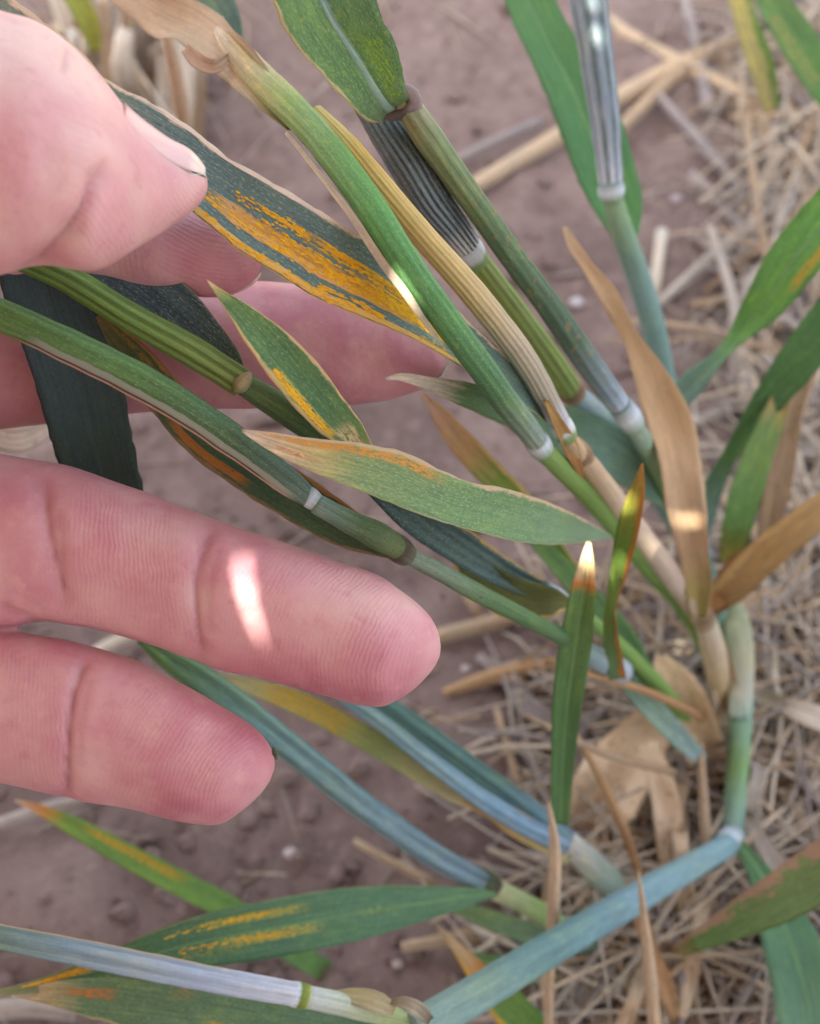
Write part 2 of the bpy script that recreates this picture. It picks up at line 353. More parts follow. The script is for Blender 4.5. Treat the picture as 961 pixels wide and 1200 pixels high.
def hand_tube(rows, rdf, tip=True, nr=40):
    """rows: px x, top y, bottom y, centre depth mm; the last row is the tip (top == bottom)"""
    A = np.array(rows, float); x = A[:, 0]
    xs = np.linspace(x[0], x[-2], int((x[-2] - x[0]) / 7) + 2); e = x[-1] - x[-2]
    if tip: xs = np.concatenate([xs[:-1], x[-2] + e * np.sin(np.linspace(0, .5 * math.pi, 22))])
    def ip(yv):
        P = np.stack([x, yv], 1); h = np.diff(x); dl = np.diff(yv) / h; mm_ = np.zeros(len(x))
        mm_[0], mm_[-1] = dl[0], dl[-1]
        for i in range(1, len(x) - 1): mm_[i] = 0 if dl[i-1] * dl[i] <= 0 else 2 * dl[i-1] * dl[i] / (dl[i-1] + dl[i])
        i = np.clip(np.searchsorted(x, xs, side='right') - 1, 0, len(x) - 2); hh = h[i]; s = (xs - x[i]) / hh
        return (2*s**3-3*s**2+1)*yv[i] + (s**3-2*s**2+s)*hh*mm_[i] + (-2*s**3+3*s**2)*yv[i+1] + (s**3-s**2)*hh*mm_[i+1]
    c = ip((A[:, 1] + A[:, 2]) / 2); h2 = ((A[:, 2] - A[:, 1]) / 2) ** 2
    h = np.sqrt(np.maximum(np.interp(xs, x[-2:], h2[-2:]) * (xs > x[-2]) + np.where(xs <= x[-2], ip(h2), 0), 4)); d = ip(A[:, 3])
    th = np.linspace(0, 2 * math.pi, nr, endpoint=False)
    rd = h * rdf * d / F
    V = Wn(xs[:, None], c[:, None] - h[:, None] * np.sin(th), d[:, None] - rd[:, None] * np.cos(th))
    n = len(xs); Fc = [(i * nr + j, (i + 1) * nr + j, (i + 1) * nr + (j + 1) % nr, i * nr + (j + 1) % nr) for i in range(n - 1) for j in range(nr)]
    Fc.append(tuple(range(nr))); Fc.append(tuple((n - 1) * nr + j for j in range(nr - 1, -1, -1)))
    return V.reshape(-1, 3), Fc, (xs, c, h, d, rd)
FING = {
 'thumb': ([(-520, 220, 640, 112), (-400, 90, 560, 104), (-250, -40, 440, 96), (-120, -70, 352, 92), (-40, -12, 330, 90.5), (0, 12, 322, 90), (30, 20, 314, 90), (60, 36, 312, 90.5), (90, 60, 316, 91), (110, 80, 317, 91.5), (130, 103, 309, 92.5), (150, 127, 298, 93.5), (175, 148, 283, 95), (200, 166, 268, 96), (222, 178, 252, 96.6), (244, 215, 215, 97)], .86),
 'index': ([(-420, 190, 380, 118), (-200, 200, 350, 114), (0, 225, 335, 111), (120, 225, 335, 109.5), (180, 228, 342, 108.8), (235, 238, 348, 108.8), (265, 250, 347, 109), (308, 308, 308, 109.5)], .74),
 'middle': ([(-420, 330, 520, 122), (-200, 340, 510, 120), (0, 352, 503, 119), (100, 350, 492, 119), (200, 335, 482, 119), (300, 330, 479, 119.5), (400, 338, 476, 120), (455, 350, 470, 120.5), (523, 424, 424, 121)], .74),
 'ring': ([(-420, 480, 720, 112), (-200, 505, 728, 109), (-60, 525, 738, 108), (0, 532, 735, 108), (50, 539, 729, 108), (80, 545, 731, 108), (150, 569, 748, 108), (235, 602, 777, 107.5), (300, 626, 795, 107), (360, 644, 810, 107), (420, 664, 827, 107), (450, 676, 829, 107), (518, 757, 757, 107.5)], .80),
 'pinky': ([(-420, 690, 900, 110), (-200, 715, 905, 109), (-60, 738, 912, 109), (0, 739, 918, 109), (40, 743, 927, 109), (85, 752, 936, 109), (150, 771, 948, 109), (200, 793, 962, 109), (240, 816, 968, 109), (262, 830, 966, 109), (323, 895, 895, 109)], .78),
 'palm': ([(-1250, 420, 760, 126), (-1100, 380, 780, 124), (-950, 300, 850, 122), (-700, 200, 920, 121), (-500, 180, 930, 120), (-400, 200, 915, 119), (-300, 300, 850, 118), (-250, 560, 560, 118)], .30),
}
bv = []; bf = []; SEC = {}
for k, (rows, rdf) in FING.items():
    V, Fc, sec = hand_tube(rows, rdf); SEC[k] = sec
    bf.extend([tuple(i + len(bv) for i in f) for f in Fc]); bv.extend(V.tolist())
tmp = link('tmp', bv, bf, None)
md = tmp.modifiers.new('r', 'REMESH'); md.mode = 'VOXEL'; md.voxel_size = .00042
md = tmp.modifiers.new('s', 'SMOOTH'); md.factor = .5; md.iterations = 5
hm = bpy.data.meshes.new_from_object(tmp.evaluated_get(bpy.context.evaluated_depsgraph_get()))
bpy.data.objects.remove(tmp)
nv = len(hm.vertices); co = np.empty(nv * 3); hm.vertices.foreach_get('co', co); co = co.reshape(-1, 3)
no = np.empty(nv * 3); hm.vertices.foreach_get('normal', no); no = no.reshape(-1, 3)
X, Y, D = proj(co); facing = (no * unit(np.array(CAMP) - co)).sum(1)
def pdist(pts):
    best = np.full(nv, 1e9); side = np.zeros(nv)
    q = spline(pts, np.linspace(0, 1, 24))
    for a, b in zip(q[:-1], q[1:]):
        ab = b - a; t = np.clip(((X - a[0]) * ab[0] + (Y - a[1]) * ab[1]) / (ab @ ab), 0, 1)
        dx = X - a[0] - t * ab[0]; dy = Y - a[1] - t * ab[1]; best = np.minimum(best, np.hypot(dx, dy))
    return best
disp = np.zeros(nv); crease = np.zeros(nv)
front = np.clip(facing * 3 + .3, 0, 1) * (D < 116)
for pts, wd, dp in [([(244, 625), (233, 665), (230, 710), (236, 764)], 11, .42), ([(243, 628), (231, 665), (228, 710), (235, 762)], 3.2, .22), ([(256, 645), (246, 690), (247, 740)], 5, .14),
                    ([(50, 568), (56, 620), (66, 665), (76, 704)], 12, .42), ([(54, 580), (58, 620), (67, 665), (73, 695)], 3, .22), ([(70, 600), (74, 650), (72, 690)], 4, .14),
                    ([(98, 780), (87, 812), (81, 860), (79, 928)], 9, .36), ([(97, 782), (86, 812), (80, 860), (78, 925)], 3, .26), ([(106, 800), (97, 840), (94, 890)], 4, .12),
                    ([(112, 212), (98, 245), (72, 282), (38, 322)], 13, .62), ([(110, 216), (97, 246), (72, 282), (40, 320)], 3.2, .28), ([(122, 190), (114, 215), (106, 236)], 5, .18),
                    ([(78, 60), (76, 72), (74, 82)], 4, .2), ([(5, 712), (25, 722), (62, 734)], 6, .3)]:
    g = np.exp(-(pdist(pts) / wd) ** 2) * front; disp -= g * dp; crease = np.maximum(crease, g * (min(1, dp * 2.6) if wd < 6 else .35))
    g2 = np.exp(-((pdist(pts) - wd * 2.4) / (wd * 1.6)) ** 2) * front; disp += g2 * dp * .22
for k in range(8):                                            # fine wrinkles across the thumb
    x0 = 40 + k * 8 + random.uniform(-3, 3)
    g = np.exp(-(pdist([(x0 + 14, 170 + k * 4), (x0, 215), (x0 - 16, 270)]) / 2.2) ** 2) * front; disp -= g * .07
nz = np.array([noise.fractal(Vector(c) * 190, 1, 2, 2) for c in co[::1]]) if nv < 400000 else np.zeros(nv)
disp += nz * .16
# nail fold round the thumb nail
hm.vertices.foreach_set('co', (co + no * (disp / 1000)[:, None]).ravel())
def sm(x, a, b): t = np.clip((x - a) / (b - a), 0, 1); return t * t * (3 - 2 * t)
blush_shade = np.full(nv, .44) + .12 * nz * 2  # skin redness, plus light and shade painted across the fingers
isr = (Y > 530) & (Y < 830) & (D < 116); ispk = Y >= 735
blush_shade += .22 * np.exp(-(((X - 430) / 110) ** 2 + ((Y - 800) / 60) ** 2)) + .28 * np.exp(-(((X - 300) / 90) ** 2 + ((Y - 810) / 50) ** 2))
blush_shade -= .16 * np.exp(-(((X - 430) / 70) ** 2 + ((Y - 720) / 45) ** 2))
blush_shade += .20 * np.exp(-(((X - 240) / 90) ** 2 + ((Y - 950) / 40) ** 2)) + .06 * np.exp(-(((X - 200) / 90) ** 2 + ((Y - 900) / 60) ** 2))  # shaded underside of the little finger painted darker
blush_shade += .12 * sm(X, 150, 330) * (Y < 500) * (Y > 225)
th_ = (Y < 335) & (D < 103)
blush_shade -= .20 * th_ + .18 * np.exp(-(((X - 40) / 90) ** 2 + ((Y - 60) / 90) ** 2)) * th_  # paler thumb, its bright upper side painted in
blush_shade += .22 * np.exp(-(((X - 190) / 70) ** 2 + ((Y - 265) / 40) ** 2)) * th_
ridge = np.zeros(nv); amt = np.zeros(nv); sec2 = np.zeros(nv)
for cx, cy, ky, mx, my, rx, ry in [(575, 800, 1.1, 390, 735, 120, 90), (560, 640, .6, 150, 660, 80, 90), (370, 960, 1.1, 220, 875, 90, 90), (400, 840, .7, 40, 840, 40, 90), (60, 420, .5, 140, 210, 60, 120), (270, 190, 1., 240, 270, 70, 60)]:
    g = np.exp(-((X - mx) / rx) ** 4 - ((Y - my) / ry) ** 4); pick = g > amt
    ridge = np.where(pick, np.hypot(X - cx, (Y - cy) * ky) / 12.0, ridge); sec2 = np.maximum(sec2, np.minimum(amt, g)); amt = np.maximum(amt, g)
amt = np.clip((amt - sec2) * 1.3, 0, 1) * np.clip(facing * 1.5, 0, 1)
for nm, ar in (('blush_shade', np.clip(blush_shade, 0, 1)), ('ridge', ridge), ('ridge_amount', amt), ('crease', np.clip(crease, 0, 1))):
    hm.attributes.new(nm, 'FLOAT', 'POINT').data.foreach_set('value', ar.astype(np.float32))
hm.polygons.foreach_set('use_smooth', [True] * len(hm.polygons)); hm.materials.clear(); hm.materials.append(SKIN)
print('hand verts', nv)
person = empty('person', Wn(-900, 600, 122), 'bare hand with open fingers pinching a rust striped wheat leaf under the thumb', 'person')
hm.name = 'hand'; ho = bpy.data.objects.new('hand', hm); COL.objects.link(ho); ho.parent = person
ho.matrix_parent_inverse = Matrix.Translation(-person.location)

def nail_mat():
    N = NT('nail'); uv = N.n('ShaderNodeUVMap', uv_map='UVMap').outputs[0]; sp = N.n('ShaderNodeSeparateXYZ'); N.put(sp.inputs[0], uv)
    c = N.ramp(sp.outputs[0], [(0, srgb(216, 172, 172)), (.12, srgb(228, 192, 194)), (.78, srgb(230, 196, 196)), (.88, srgb(238, 222, 214)), (1, srgb(232, 220, 208))])
    s = N.bsdf(Base_Color=c, Roughness=.2); s.inputs['Subsurface Weight'].default_value = .2; s.inputs['Subsurface Scale'].default_value = .001
    return N.out(s.outputs[0])
NAIL = nail_mat()
def nail(name, finger, x0, x1, lo0, lo1, hi0, hi1, off, parent, label=None):
    xs, c, h, d, rd = SEC[finger]; nx, na = 26, 16; V = []; uv = []
    for i in range(nx):
        t = i / (nx - 1); x = x0 + (x1 - x0) * t
        cc, hh, dd, rr = (np.interp(x, xs, a) for a in (c, h, d, rd))
        shrink = (1 - max(0, (t - .8) / .2) ** 2 * .35)
        lo, hi = lo0 + (lo1 - lo0) * t, hi0 + (hi1 - hi0) * t; mid = (lo + hi) / 2; hw_ = (hi - lo) / 2 * shrink
        for j in range(na):
            s = j / (na - 1) * 2 - 1; th = R(mid + hw_ * s)
            o = off - .34 * s ** 4 + .12 * t * t
            V.append((x, cc - (hh + o * 12) * math.sin(th), dd - (rr + o) * math.cos(th))); uv.append((t, (s + 1) / 2))
    V = np.array(V); P = Wn(V[:, 0], V[:, 1], V[:, 2]); k = nx * na
    cen = P.mean(0); back = np.array(Wn(np.interp((x0 + x1) / 2, xs, xs), np.interp((x0 + x1) / 2, xs, c), np.interp((x0 + x1) / 2, xs, d)))
    inn = unit(back - cen) * .0006; V2 = np.concatenate([P, P + inn]); Fc = []
    for i in range(nx - 1):
        for j in range(na - 1):
            a = i * na + j; Fc += [(a, a + na, a + na + 1, a + 1), (k + a, k + a + 1, k + a + na + 1, k + a + na)]
    rim = [i * na for i in range(nx)] + [(nx - 1) * na + j for j in range(1, na)] + [i * na + na - 1 for i in range(nx - 2, -1, -1)] + list(range(na - 2, 0, -1))
    for a, b in zip(rim, rim[1:] + rim[:1]): Fc.append((a, b, k + b, k + a))
    return tag(link(name, V2, Fc, NAIL, parent, uv + uv, uv + uv), label)
nail('thumbnail', 'thumb', 146, 241, 56, 14, 140, 130, .26, person)
nail('fingernail', 'index', 256, 306, -165, -150, -88, -66, .2, person)
nail('fingernail', 'middle', 470, 523, -170, -150, -96, -78, .2, person)

# ---------------------------------------------------------------- person: unseen clothes and head behind the camera; hat added to block the sun
def cloth_mat(name, c):
    N = NT(name); p = N.n('ShaderNodeNewGeometry').outputs['Position']; a = N.noise(N.map(p, (60, 60, 60)), 1, 5, .6)
    s = N.bsdf(Base_Color=N.mix(a, c, tuple(x * .7 for x in c)), Roughness=.9); return N.out(s.outputs[0])
def skinned(name, joints, edges, m, root=0):
    me = bpy.data.meshes.new(name); me.from_pydata([j[:3] for j in joints], edges, []); o = bpy.data.objects.new(name, me); COL.objects.link(o)
    o.modifiers.new('k', 'SKIN'); lay = me.skin_vertices[0] if len(me.skin_vertices) else None
    if lay is None:
        bm = bmesh.new(); bm.from_mesh(me); bm.verts.layers.skin.verify(); bm.to_mesh(me); bm.free(); lay = me.skin_vertices[0]
    for i, j in enumerate(joints): lay.data[i].radius = j[3:5]; lay.data[i].use_root = i == root
    sb = o.modifiers.new('u', 'SUBSURF'); sb.levels = 2; sb.render_levels = 2
    me.materials.append(m); o.parent = person; o.matrix_parent_inverse = Matrix.Translation(-person.location)
    return o
HC = Vector(Wn(500, 560, 120)) + SUN * .36 - Vector((.02, .085, 0)) + SUN * (.085 * SUN.y + .02 * SUN.x)                    # hat centre
head = HC - Vector((0, .02, .06)); hx, hy, hz = head
skinned('jacket', [(hx, hy - .52, .20, .15, .13), (hx, hy - .40, .30, .15, .12), (hx, hy - .24, hz - .12, .15, .11), (hx, hy - .13, hz - .07, .07, .07),
                   (hx - .19, hy - .24, hz - .14, .065, .065), (hx - .24, hy - .02, .22, .05, .05), (-.17, .045, .085, .036, .036),
                   (hx + .19, hy - .24, hz - .14, .065, .065), (hx + .34, hy - .22, .24, .05, .05), (.09, -.12, .235, .034, .034)],
        [(0, 1), (1, 2), (2, 3), (2, 4), (4, 5), (5, 6), (2, 7), (7, 8), (8, 9)], cloth_mat('jacket_cloth', srgb(150, 152, 158)))
skinned('trousers', [(hx, hy - .54, .17, .15, .12), (hx - .12, hy - .35, .07, .08, .07), (hx - .14, hy - .75, .06, .05, .05), (hx + .12, hy - .35, .07, .08, .07), (hx + .14, hy - .75, .06, .05, .05)],
        [(0, 1), (1, 2), (0, 3), (3, 4)], cloth_mat('trouser_cloth', srgb(70, 76, 92)))
skinned('head', [(hx, hy - .08, hz - .05, .055, .055), (hx, hy - .03, hz, .075, .08), (hx, hy + .03, hz + .04, .085, .08)], [(0, 1), (1, 2)], SKIN)
skinned('phone_hand', [(.085, -.115, .236, .03, .025), (.07, -.085, .238, .035, .016), (.052, -.05, .236, .012, .010), (.066, -.046, .235, .012, .010), (.08, -.045, .236, .011, .010), (.04, -.09, .23, .011, .011)],
        [(0, 1), (1, 2), (1, 3), (1, 4), (1, 5)], SKIN)
# unseen straw hat added for shade, holes cut where sun flecks should land
hu = unit(np.array(ROT @ Vector((1, 0, 0))) - np.array(SUN) * float(SUN @ (ROT @ Vector((1, 0, 0)))))
hv = np.cross(np.array(SUN), hu)
hu, hv = np.array(hu), np.array(hv)
FLECK = [(291, 702, 101.6, .72, 8.6, 8), (690, 650, 131, 1.6, 3.0, 0), (766, 640, 152, 2.2, 1.2, 0), (803, 610, 157, 4.2, 1.0, -6), (477, 343, 99.3, .7, 3.4, 28), (702, 48, 150, 1.2, 1.8, 0), (698, 14, 150, .9, 1.6, 0), (727, 662, 137, .7, 1.6, 0)]
holes = []
for px, py, d, a, b, rot in FLECK:
    q = np.array(Wn(px, py, d)) - np.array(HC); q = q - np.array(SUN) * (q @ np.array(SUN)); holes.append((q @ hu, q @ hv, a / 2000, b / 2000, R(rot)))
cell = .00028; RB = .34; n2 = int(RB / cell); HV = []; HF = []; idx = {}
def hvid(i, j):
    if (i, j) not in idx:
        a, b = i * cell, j * cell; r = math.hypot(a, b)
        dz = .085 * (1 - (r / .088) ** 4) ** .5 if r < .088 else 0
        dz += -.03 * max(0, (r - .1) / .2) ** 2 + .0005 * ((i + j) % 2)
        idx[(i, j)] = len(HV); HV.append(np.array(HC) + hu * a + hv * b + np.array(SUN) * dz)
    return idx[(i, j)]
big = 26
for I in range(-n2 // big - 1, n2 // big + 1):
    for J in range(-n2 // big - 1, n2 // big + 1):
        cx, cy = (I + .5) * big * cell, (J + .5) * big * cell
        if math.hypot(cx, cy) > RB: continue
        near = [h for h in holes if math.hypot(cx - h[0], cy - h[1]) < .0125]
        if not near: HF.append((hvid(I * big, J * big), hvid(I * big + big, J * big), hvid(I * big + big, J * big + big), hvid(I * big, J * big + big))); continue
        for i in range(I * big, I * big + big):
            for j in range(J * big, J * big + big):
                x, y = (i + .5) * cell, (j + .5) * cell; op = False
                for h in near:
                    dx, dy = x - h[0], y - h[1]; c, s = math.cos(h[4]), math.sin(h[4]); ex, ey = dx * c + dy * s, -dx * s + dy * c
                    if abs(ey) < h[3] and abs(ex) < h[2] * (1 - (ey / h[3]) ** 2) ** .5 * (1 + .35 * ey / h[3]): op = True
                if not op: HF.append((hvid(i, j), hvid(i + 1, j), hvid(i + 1, j + 1), hvid(i, j + 1)))
link('added_shade_hat', HV, HF, cloth_mat('shade_hat_straw', srgb(206, 178, 128)), person)
# ---------------------------------------------------------------- wheat: stems with their leaves
def wheat(label, base, group=None): return empty('wheat_stem', Wn(*base), label, 'wheat', group)  # one stem with its leaves, not a whole plant
def leaf(label, base): PEND.append(label); return None
RIBM = blade_mat('midrib_mat', [(0, srgb(140, 172, 164)), (1, srgb(134, 166, 146))], mottle=.3, trans=.05)
RIBD = blade_mat('midrib_green', [(0, srgb(112, 154, 104)), (1, srgb(108, 150, 100))], mottle=.3, trans=.05)
RIBN = blade_mat('midrib_dark', [(0, srgb(62, 82, 80)), (1, srgb(66, 86, 80))], mottle=.3, trans=.05)
def pustules(leaf_o, n, nv, bands, count, m):
    """tiny raised rust pustules in rows along the veins of a blade (rows of n x nv vertices)"""
    co_ = np.array([v.co[:] for v in leaf_o.data.vertices])[:n * nv].reshape(n, nv, 3); V = []; Fc = []; u_ = []; q = 0
    for i in range(count):
        v0, vw, u0, u1 = random.choice(bands); u = random.uniform(u0, u1); v = v0 + random.gauss(0, vw * .5)
        v = round(v * 46) / 46 + random.gauss(0, .003)
        if not .01 < v < .99 or noise.noise(Vector((u * 26, v * 30, 1))) < -.05: continue
        a_, b_ = u * (n - 1), v * (nv - 1); i0, j0 = min(int(a_), n - 2), min(int(b_), nv - 2); fa, fb = a_ - i0, b_ - j0
        p = (co_[i0, j0] * (1 - fa) + co_[i0 + 1, j0] * fa) * (1 - fb) + (co_[i0, j0 + 1] * (1 - fa) + co_[i0 + 1, j0 + 1] * fa) * fb
        tu = unit(co_[i0 + 1, j0] - co_[i0, j0]); tv = unit(co_[i0, j0 + 1] - co_[i0, j0]); nn = unit(np.cross(tu, tv)); nn = nn * np.sign(nn @ (np.array(CAMP) - p))
        L, w_ = random.uniform(.00012, .00034), random.uniform(.00006, .00011); o = len(V); s = random.random()
        for d_ in (-1, -.5, .5, 1):
            e = .35 if abs(d_) == 1 else 1
            V += [p + tu * L * d_ - tv * w_ * e - nn * .00002, p + tu * L * d_ + nn * w_ * .8 * e, p + tu * L * d_ + tv * w_ * e - nn * .00002]; u_ += [(s, .5)] * 3
        for d_ in range(3):
            for e in range(2): k_ = o + d_ * 3 + e; Fc.append((k_, k_ + 1, k_ + 4, k_ + 3))
    tag(link('rust_pustules', V, Fc, m, leaf_o, u_, [(x * 40, 0) for x, y in u_]), kind='stuff')
PUST = blade_mat('pustule', [(0, srgb(222, 168, 60)), (.35, srgb(244, 192, 36)), (.7, srgb(252, 208, 24)), (1, srgb(206, 160, 84))], trans=.05, tipn=0, mottle=.1, streak=.1, speck=0, gain=(1.08, 1.05, 1))
M = {}
M['sheath_green'] = blade_mat('sheath_green', [(0, srgb(208, 190, 164)), (.13, srgb(186, 176, 134)), (.26, srgb(132, 164, 96)), (.5, srgb(92, 154, 82)), (.8, srgb(82, 126, 90)), (1, srgb(142, 160, 152))], streak=.35, mottle=.5, spots=(.66, srgb(140, 140, 70), .5), trans=.08, stripes=11, sdark=.90, speck=.3, bump=.5)
M['node_white'] = blade_mat('node_white', [(0, srgb(150, 160, 160)), (.35, srgb(200, 208, 212)), (.55, srgb(190, 200, 196)), (.72, srgb(126, 150, 100)), (1, srgb(120, 146, 90))], streak=.2, mottle=.2, trans=0)
M['node_pale'] = blade_mat('node_pale', [(0, srgb(116, 140, 140)), (.45, srgb(186, 198, 208)), (.6, srgb(170, 186, 190)), (1, srgb(122, 150, 116))], streak=.25, mottle=.3, trans=0)
M['node_brown'] = blade_mat('node_brown', [(0, srgb(176, 154, 118)), (.5, srgb(136, 110, 84)), (1, srgb(182, 160, 130))], streak=.6, mottle=.6, trans=0, bump=1)
M['node_dark'] = blade_mat('node_dark', [(0, srgb(90, 110, 76)), (.5, srgb(84, 74, 62)), (1, srgb(112, 118, 96))], streak=.6, mottle=.6, trans=0, bump=1)
M['culm_green'] = blade_mat('culm_green', [(0, srgb(120, 152, 84)), (.6, srgb(110, 146, 70)), (1, srgb(120, 138, 70))], streak=.3, mottle=.25, trans=.05)
M['culm_tan'] = blade_mat('culm_tan', [(0, srgb(196, 170, 132)), (.3, srgb(204, 184, 156)), (.75, srgb(200, 182, 164)), (1, srgb(180, 150, 112))], streak=.3, mottle=.3, trans=.03)

# the thick green stem in front of the rusty leaf
t = wheat('thick bright green wheat stem crossing in front of the rust striped leaf', (850, 880, 205))
stem('leaf_sheath', [(258, 38, 125, 8), (272, 56, 122, 15), (300, 88, 119, 19), (350, 135, 112, 18.5), (420, 222, 103.5, 19), (490, 330, 99.5, 18), (560, 425, 106, 16.5), (600, 480, 116, 16), (628, 516, 125, 13.5)], M['sheath_green'], t)
blade('sheath_margin', [(335, 155, 111, 2), (407, 246, 102, 4), (456, 318, 99.3, 5), (474, 341, 99.1, 5), (498, 377, 100, 3.5), (522, 408, 102.5, 1)], blade_mat('margin_pale', [(0, srgb(206, 190, 150)), (1, srgb(216, 208, 190))], rough=.4), t, roll=25)
node((624, 510, 124.5), (637, 530, 126.5), 14.5, M['node_pale'], t, bulge=1.12)
stem('culm', [(634, 525, 126, 12.5), (700, 590, 143, 13.5), (760, 660, 162, 14), (810, 720, 182, 13), (845, 800, 198, 12), (852, 870, 205, 10)], M['culm_green'], t)
tag(blade('leaf_blade', [(130, -25, 138, 20), (185, 12, 133, 25, 20), (235, 38, 127, 27, -15), (275, 68, 121, 26, 10), (312, 112, 116.5, 19), (345, 150, 113, 8)],
      blade_mat('dry_collar', [(0, srgb(214, 198, 170)), (.6, srgb(210, 190, 162)), (.85, srgb(196, 178, 140)), (1, srgb(150, 154, 96))], streak=.35, mottle=.35, spots=(.68, srgb(170, 136, 110), .4), gain=(1.08, 1.06, 1.04)), t, camber=.5, wav=.22), 'dried pale tan leaf blade twisting off the top of its sheath')
blade('collar', [(218, 58, 121, 6), (234, 73, 119.5, 9), (252, 78, 119, 8), (270, 66, 120, 4)], blade_mat('collar_curl', [(0, srgb(190, 150, 116)), (1, srgb(222, 204, 180))], mottle=.4), t, camber=.5)
tag(blade2('leaf_blade', [(283, 503, 99.5), (320, 508, 100), (360, 515, 101), (420, 521, 102.5), (480, 535, 105), (520, 556, 107), (545, 567, 109), (580, 573, 113), (640, 590, 124), (690, 614, 140), (719, 628, 149)],
       [(284, 507, 99.5), (312, 527, 99.5), (360, 552, 100), (430, 581, 101.5), (520, 616, 105.5), (570, 629, 110), (600, 635, 115), (640, 639, 123), (670, 637, 132), (700, 633, 142), (719, 631, 149)],
       blade_mat('leaf_bloom', [(0, srgb(206, 190, 170)), (.07, srgb(198, 172, 128)), (.16, srgb(128, 150, 96)), (.35, srgb(104, 142, 92)), (.7, srgb(112, 144, 108)), (1, srgb(128, 156, 124))], streak=.35, mottle=.5, speck=.5,
                 edges=[(0, .10, srgb(202, 178, 144), .85), (1, .04, srgb(170, 170, 130), .6)], rust=[(.16, .10, .0, .3, srgb(206, 150, 72), .8), (.62, .1, .02, .12, srgb(176, 108, 70), .7)], tipn=.05), t, camber=.16, fold=.05, wav=.05),
    'mottled green leaf blade with a tan tip and papery upper edge')

# the tan straw coloured stem beside it
t = wheat('yellow and tan dried wheat stem running just right of the thick green stem', (850, 885, 206))
stem('leaf_sheath', [(372, 130, 115, 7), (400, 160, 112, 11), (440, 210, 108, 14), (490, 270, 106, 15), (560, 350, 110, 16), (620, 430, 119, 15), (655, 492, 126, 12.5)],
     blade_mat('sheath_tan', [(0, srgb(214, 196, 120)), (.2, srgb(222, 192, 104)), (.5, srgb(212, 190, 130)), (.7, srgb(194, 182, 152)), (.93, srgb(176, 172, 156)), (1, srgb(206, 214, 220))], streak=.4, stripes=15, sdark=.88, trans=.06), t)
node((653, 490, 125.7), (666, 514, 127.8), 13, M['node_white'], t, bulge=1.12)
stem('culm', [(664, 512, 127.5, 10), (690, 545, 134, 12), (750, 625, 152, 13), (800, 693, 168, 13), (826, 730, 178, 12)], M['culm_tan'], t)
node((672, 521, 130), (688, 542, 133.5), 12.5, M['node_brown'], t, bulge=1.2)
node((813, 708, 172), (828, 728, 178), 13, M['node_brown'], t, bulge=1.15)
stem('lower_culm', [(824, 722, 177, 13), (836, 760, 184, 14), (846, 820, 195, 12), (851, 890, 206, 10)], blade_mat('culm_low', [(0, srgb(206, 192, 166)), (.5, srgb(196, 172, 130)), (1, srgb(150, 110, 74))], mottle=.5, trans=.03), t)
blade('ligule', [(640, 470, 121, 3), (655, 497, 124, 7), (668, 522, 128, 9), (678, 548, 132, 5), (684, 565, 136, 2)], blade_mat('ligule_tan', [(0, srgb(196, 160, 100)), (1, srgb(176, 130, 80))], mottle=.5), t, camber=.3)

# dark stem with white stripes
t = wheat('dark wheat stem with narrow pale stripes above a white ringed green joint', (853, 880, 205))
stem('leaf_sheath', [(432, 118, 119, 19), (452, 150, 118, 21), (480, 192, 117, 24), (510, 240, 118.5, 22), (530, 265, 121, 19), (546, 286, 123.5, 17)],
     blade_mat('sheath_striped', [(0, srgb(96, 110, 112)), (.8, srgb(120, 136, 140)), (1, srgb(216, 222, 226))], stripes=19, scol=srgb(40, 52, 54), streak=.3, speck=.3, trans=.03, bump=1), t, ribs=19, rib=.05)
node((541, 279, 122.5), (560, 309, 127), 16, M['node_white'], t, bulge=1.14)
stem('culm', [(556, 303, 126.5, 15), (600, 360, 132, 14.5), (640, 415, 139, 15.5), (668, 456, 144, 15)], blade_mat('culm_striped', [(0, srgb(140, 160, 92)), (1, srgb(128, 152, 84))], stripes=11, sdark=.72, streak=.4, trans=.05, bump=.6), t, ribs=11, rib=.02)
node((662, 447, 143), (674, 464, 145.5), 16, M['node_brown'], t, bulge=1.1)
stem('lower_culm', [(672, 462, 146, 14), (692, 480, 150, 15), (740, 535, 162, 15), (800, 620, 178, 15), (840, 720, 192, 14), (855, 860, 205, 12)], blade_mat('sheath_blue', [(0, srgb(150, 172, 180)), (.2, srgb(116, 146, 146)), (1, srgb(104, 136, 112))], mottle=.35, trans=.05), t)

# stem with the broad curling leaf at the top
t = wheat('dark green wheat stem hanging from the broad leaf at the top', (852, 890, 206))
stem('leaf_sheath', [(474, 118, 114, 15), (492, 146, 114, 17), (540, 215, 116, 16), (600, 300, 122, 15), (660, 382, 130, 15.5), (700, 440, 136, 15.5), (728, 478, 141, 13)],
     blade_mat('sheath_blotched', [(0, srgb(160, 156, 124)), (.12, srgb(122, 144, 104)), (.35, srgb(90, 120, 84)), (.7, srgb(78, 104, 88)), (.92, srgb(130, 150, 160)), (1, srgb(190, 202, 214))], mottle=.55, spots=(.60, srgb(132, 122, 84), .6), stripes=9, sdark=.84, trans=.04, streak=.5, bump=.6), t)
node((725, 473, 140), (744, 500, 144), 14.5, M['node_pale'], t, bulge=1.12)
stem('culm', [(740, 495, 143.5, 11), (768, 540, 158, 12), (800, 615, 176, 12), (832, 720, 193, 12), (852, 860, 205, 12)], blade_mat('culm_pale', [(0, srgb(140, 164, 150)), (.3, srgb(118, 148, 84)), (1, srgb(110, 130, 90))], mottle=.3, trans=.05), t)
RIB.append((.05, -.00075, RIBM))
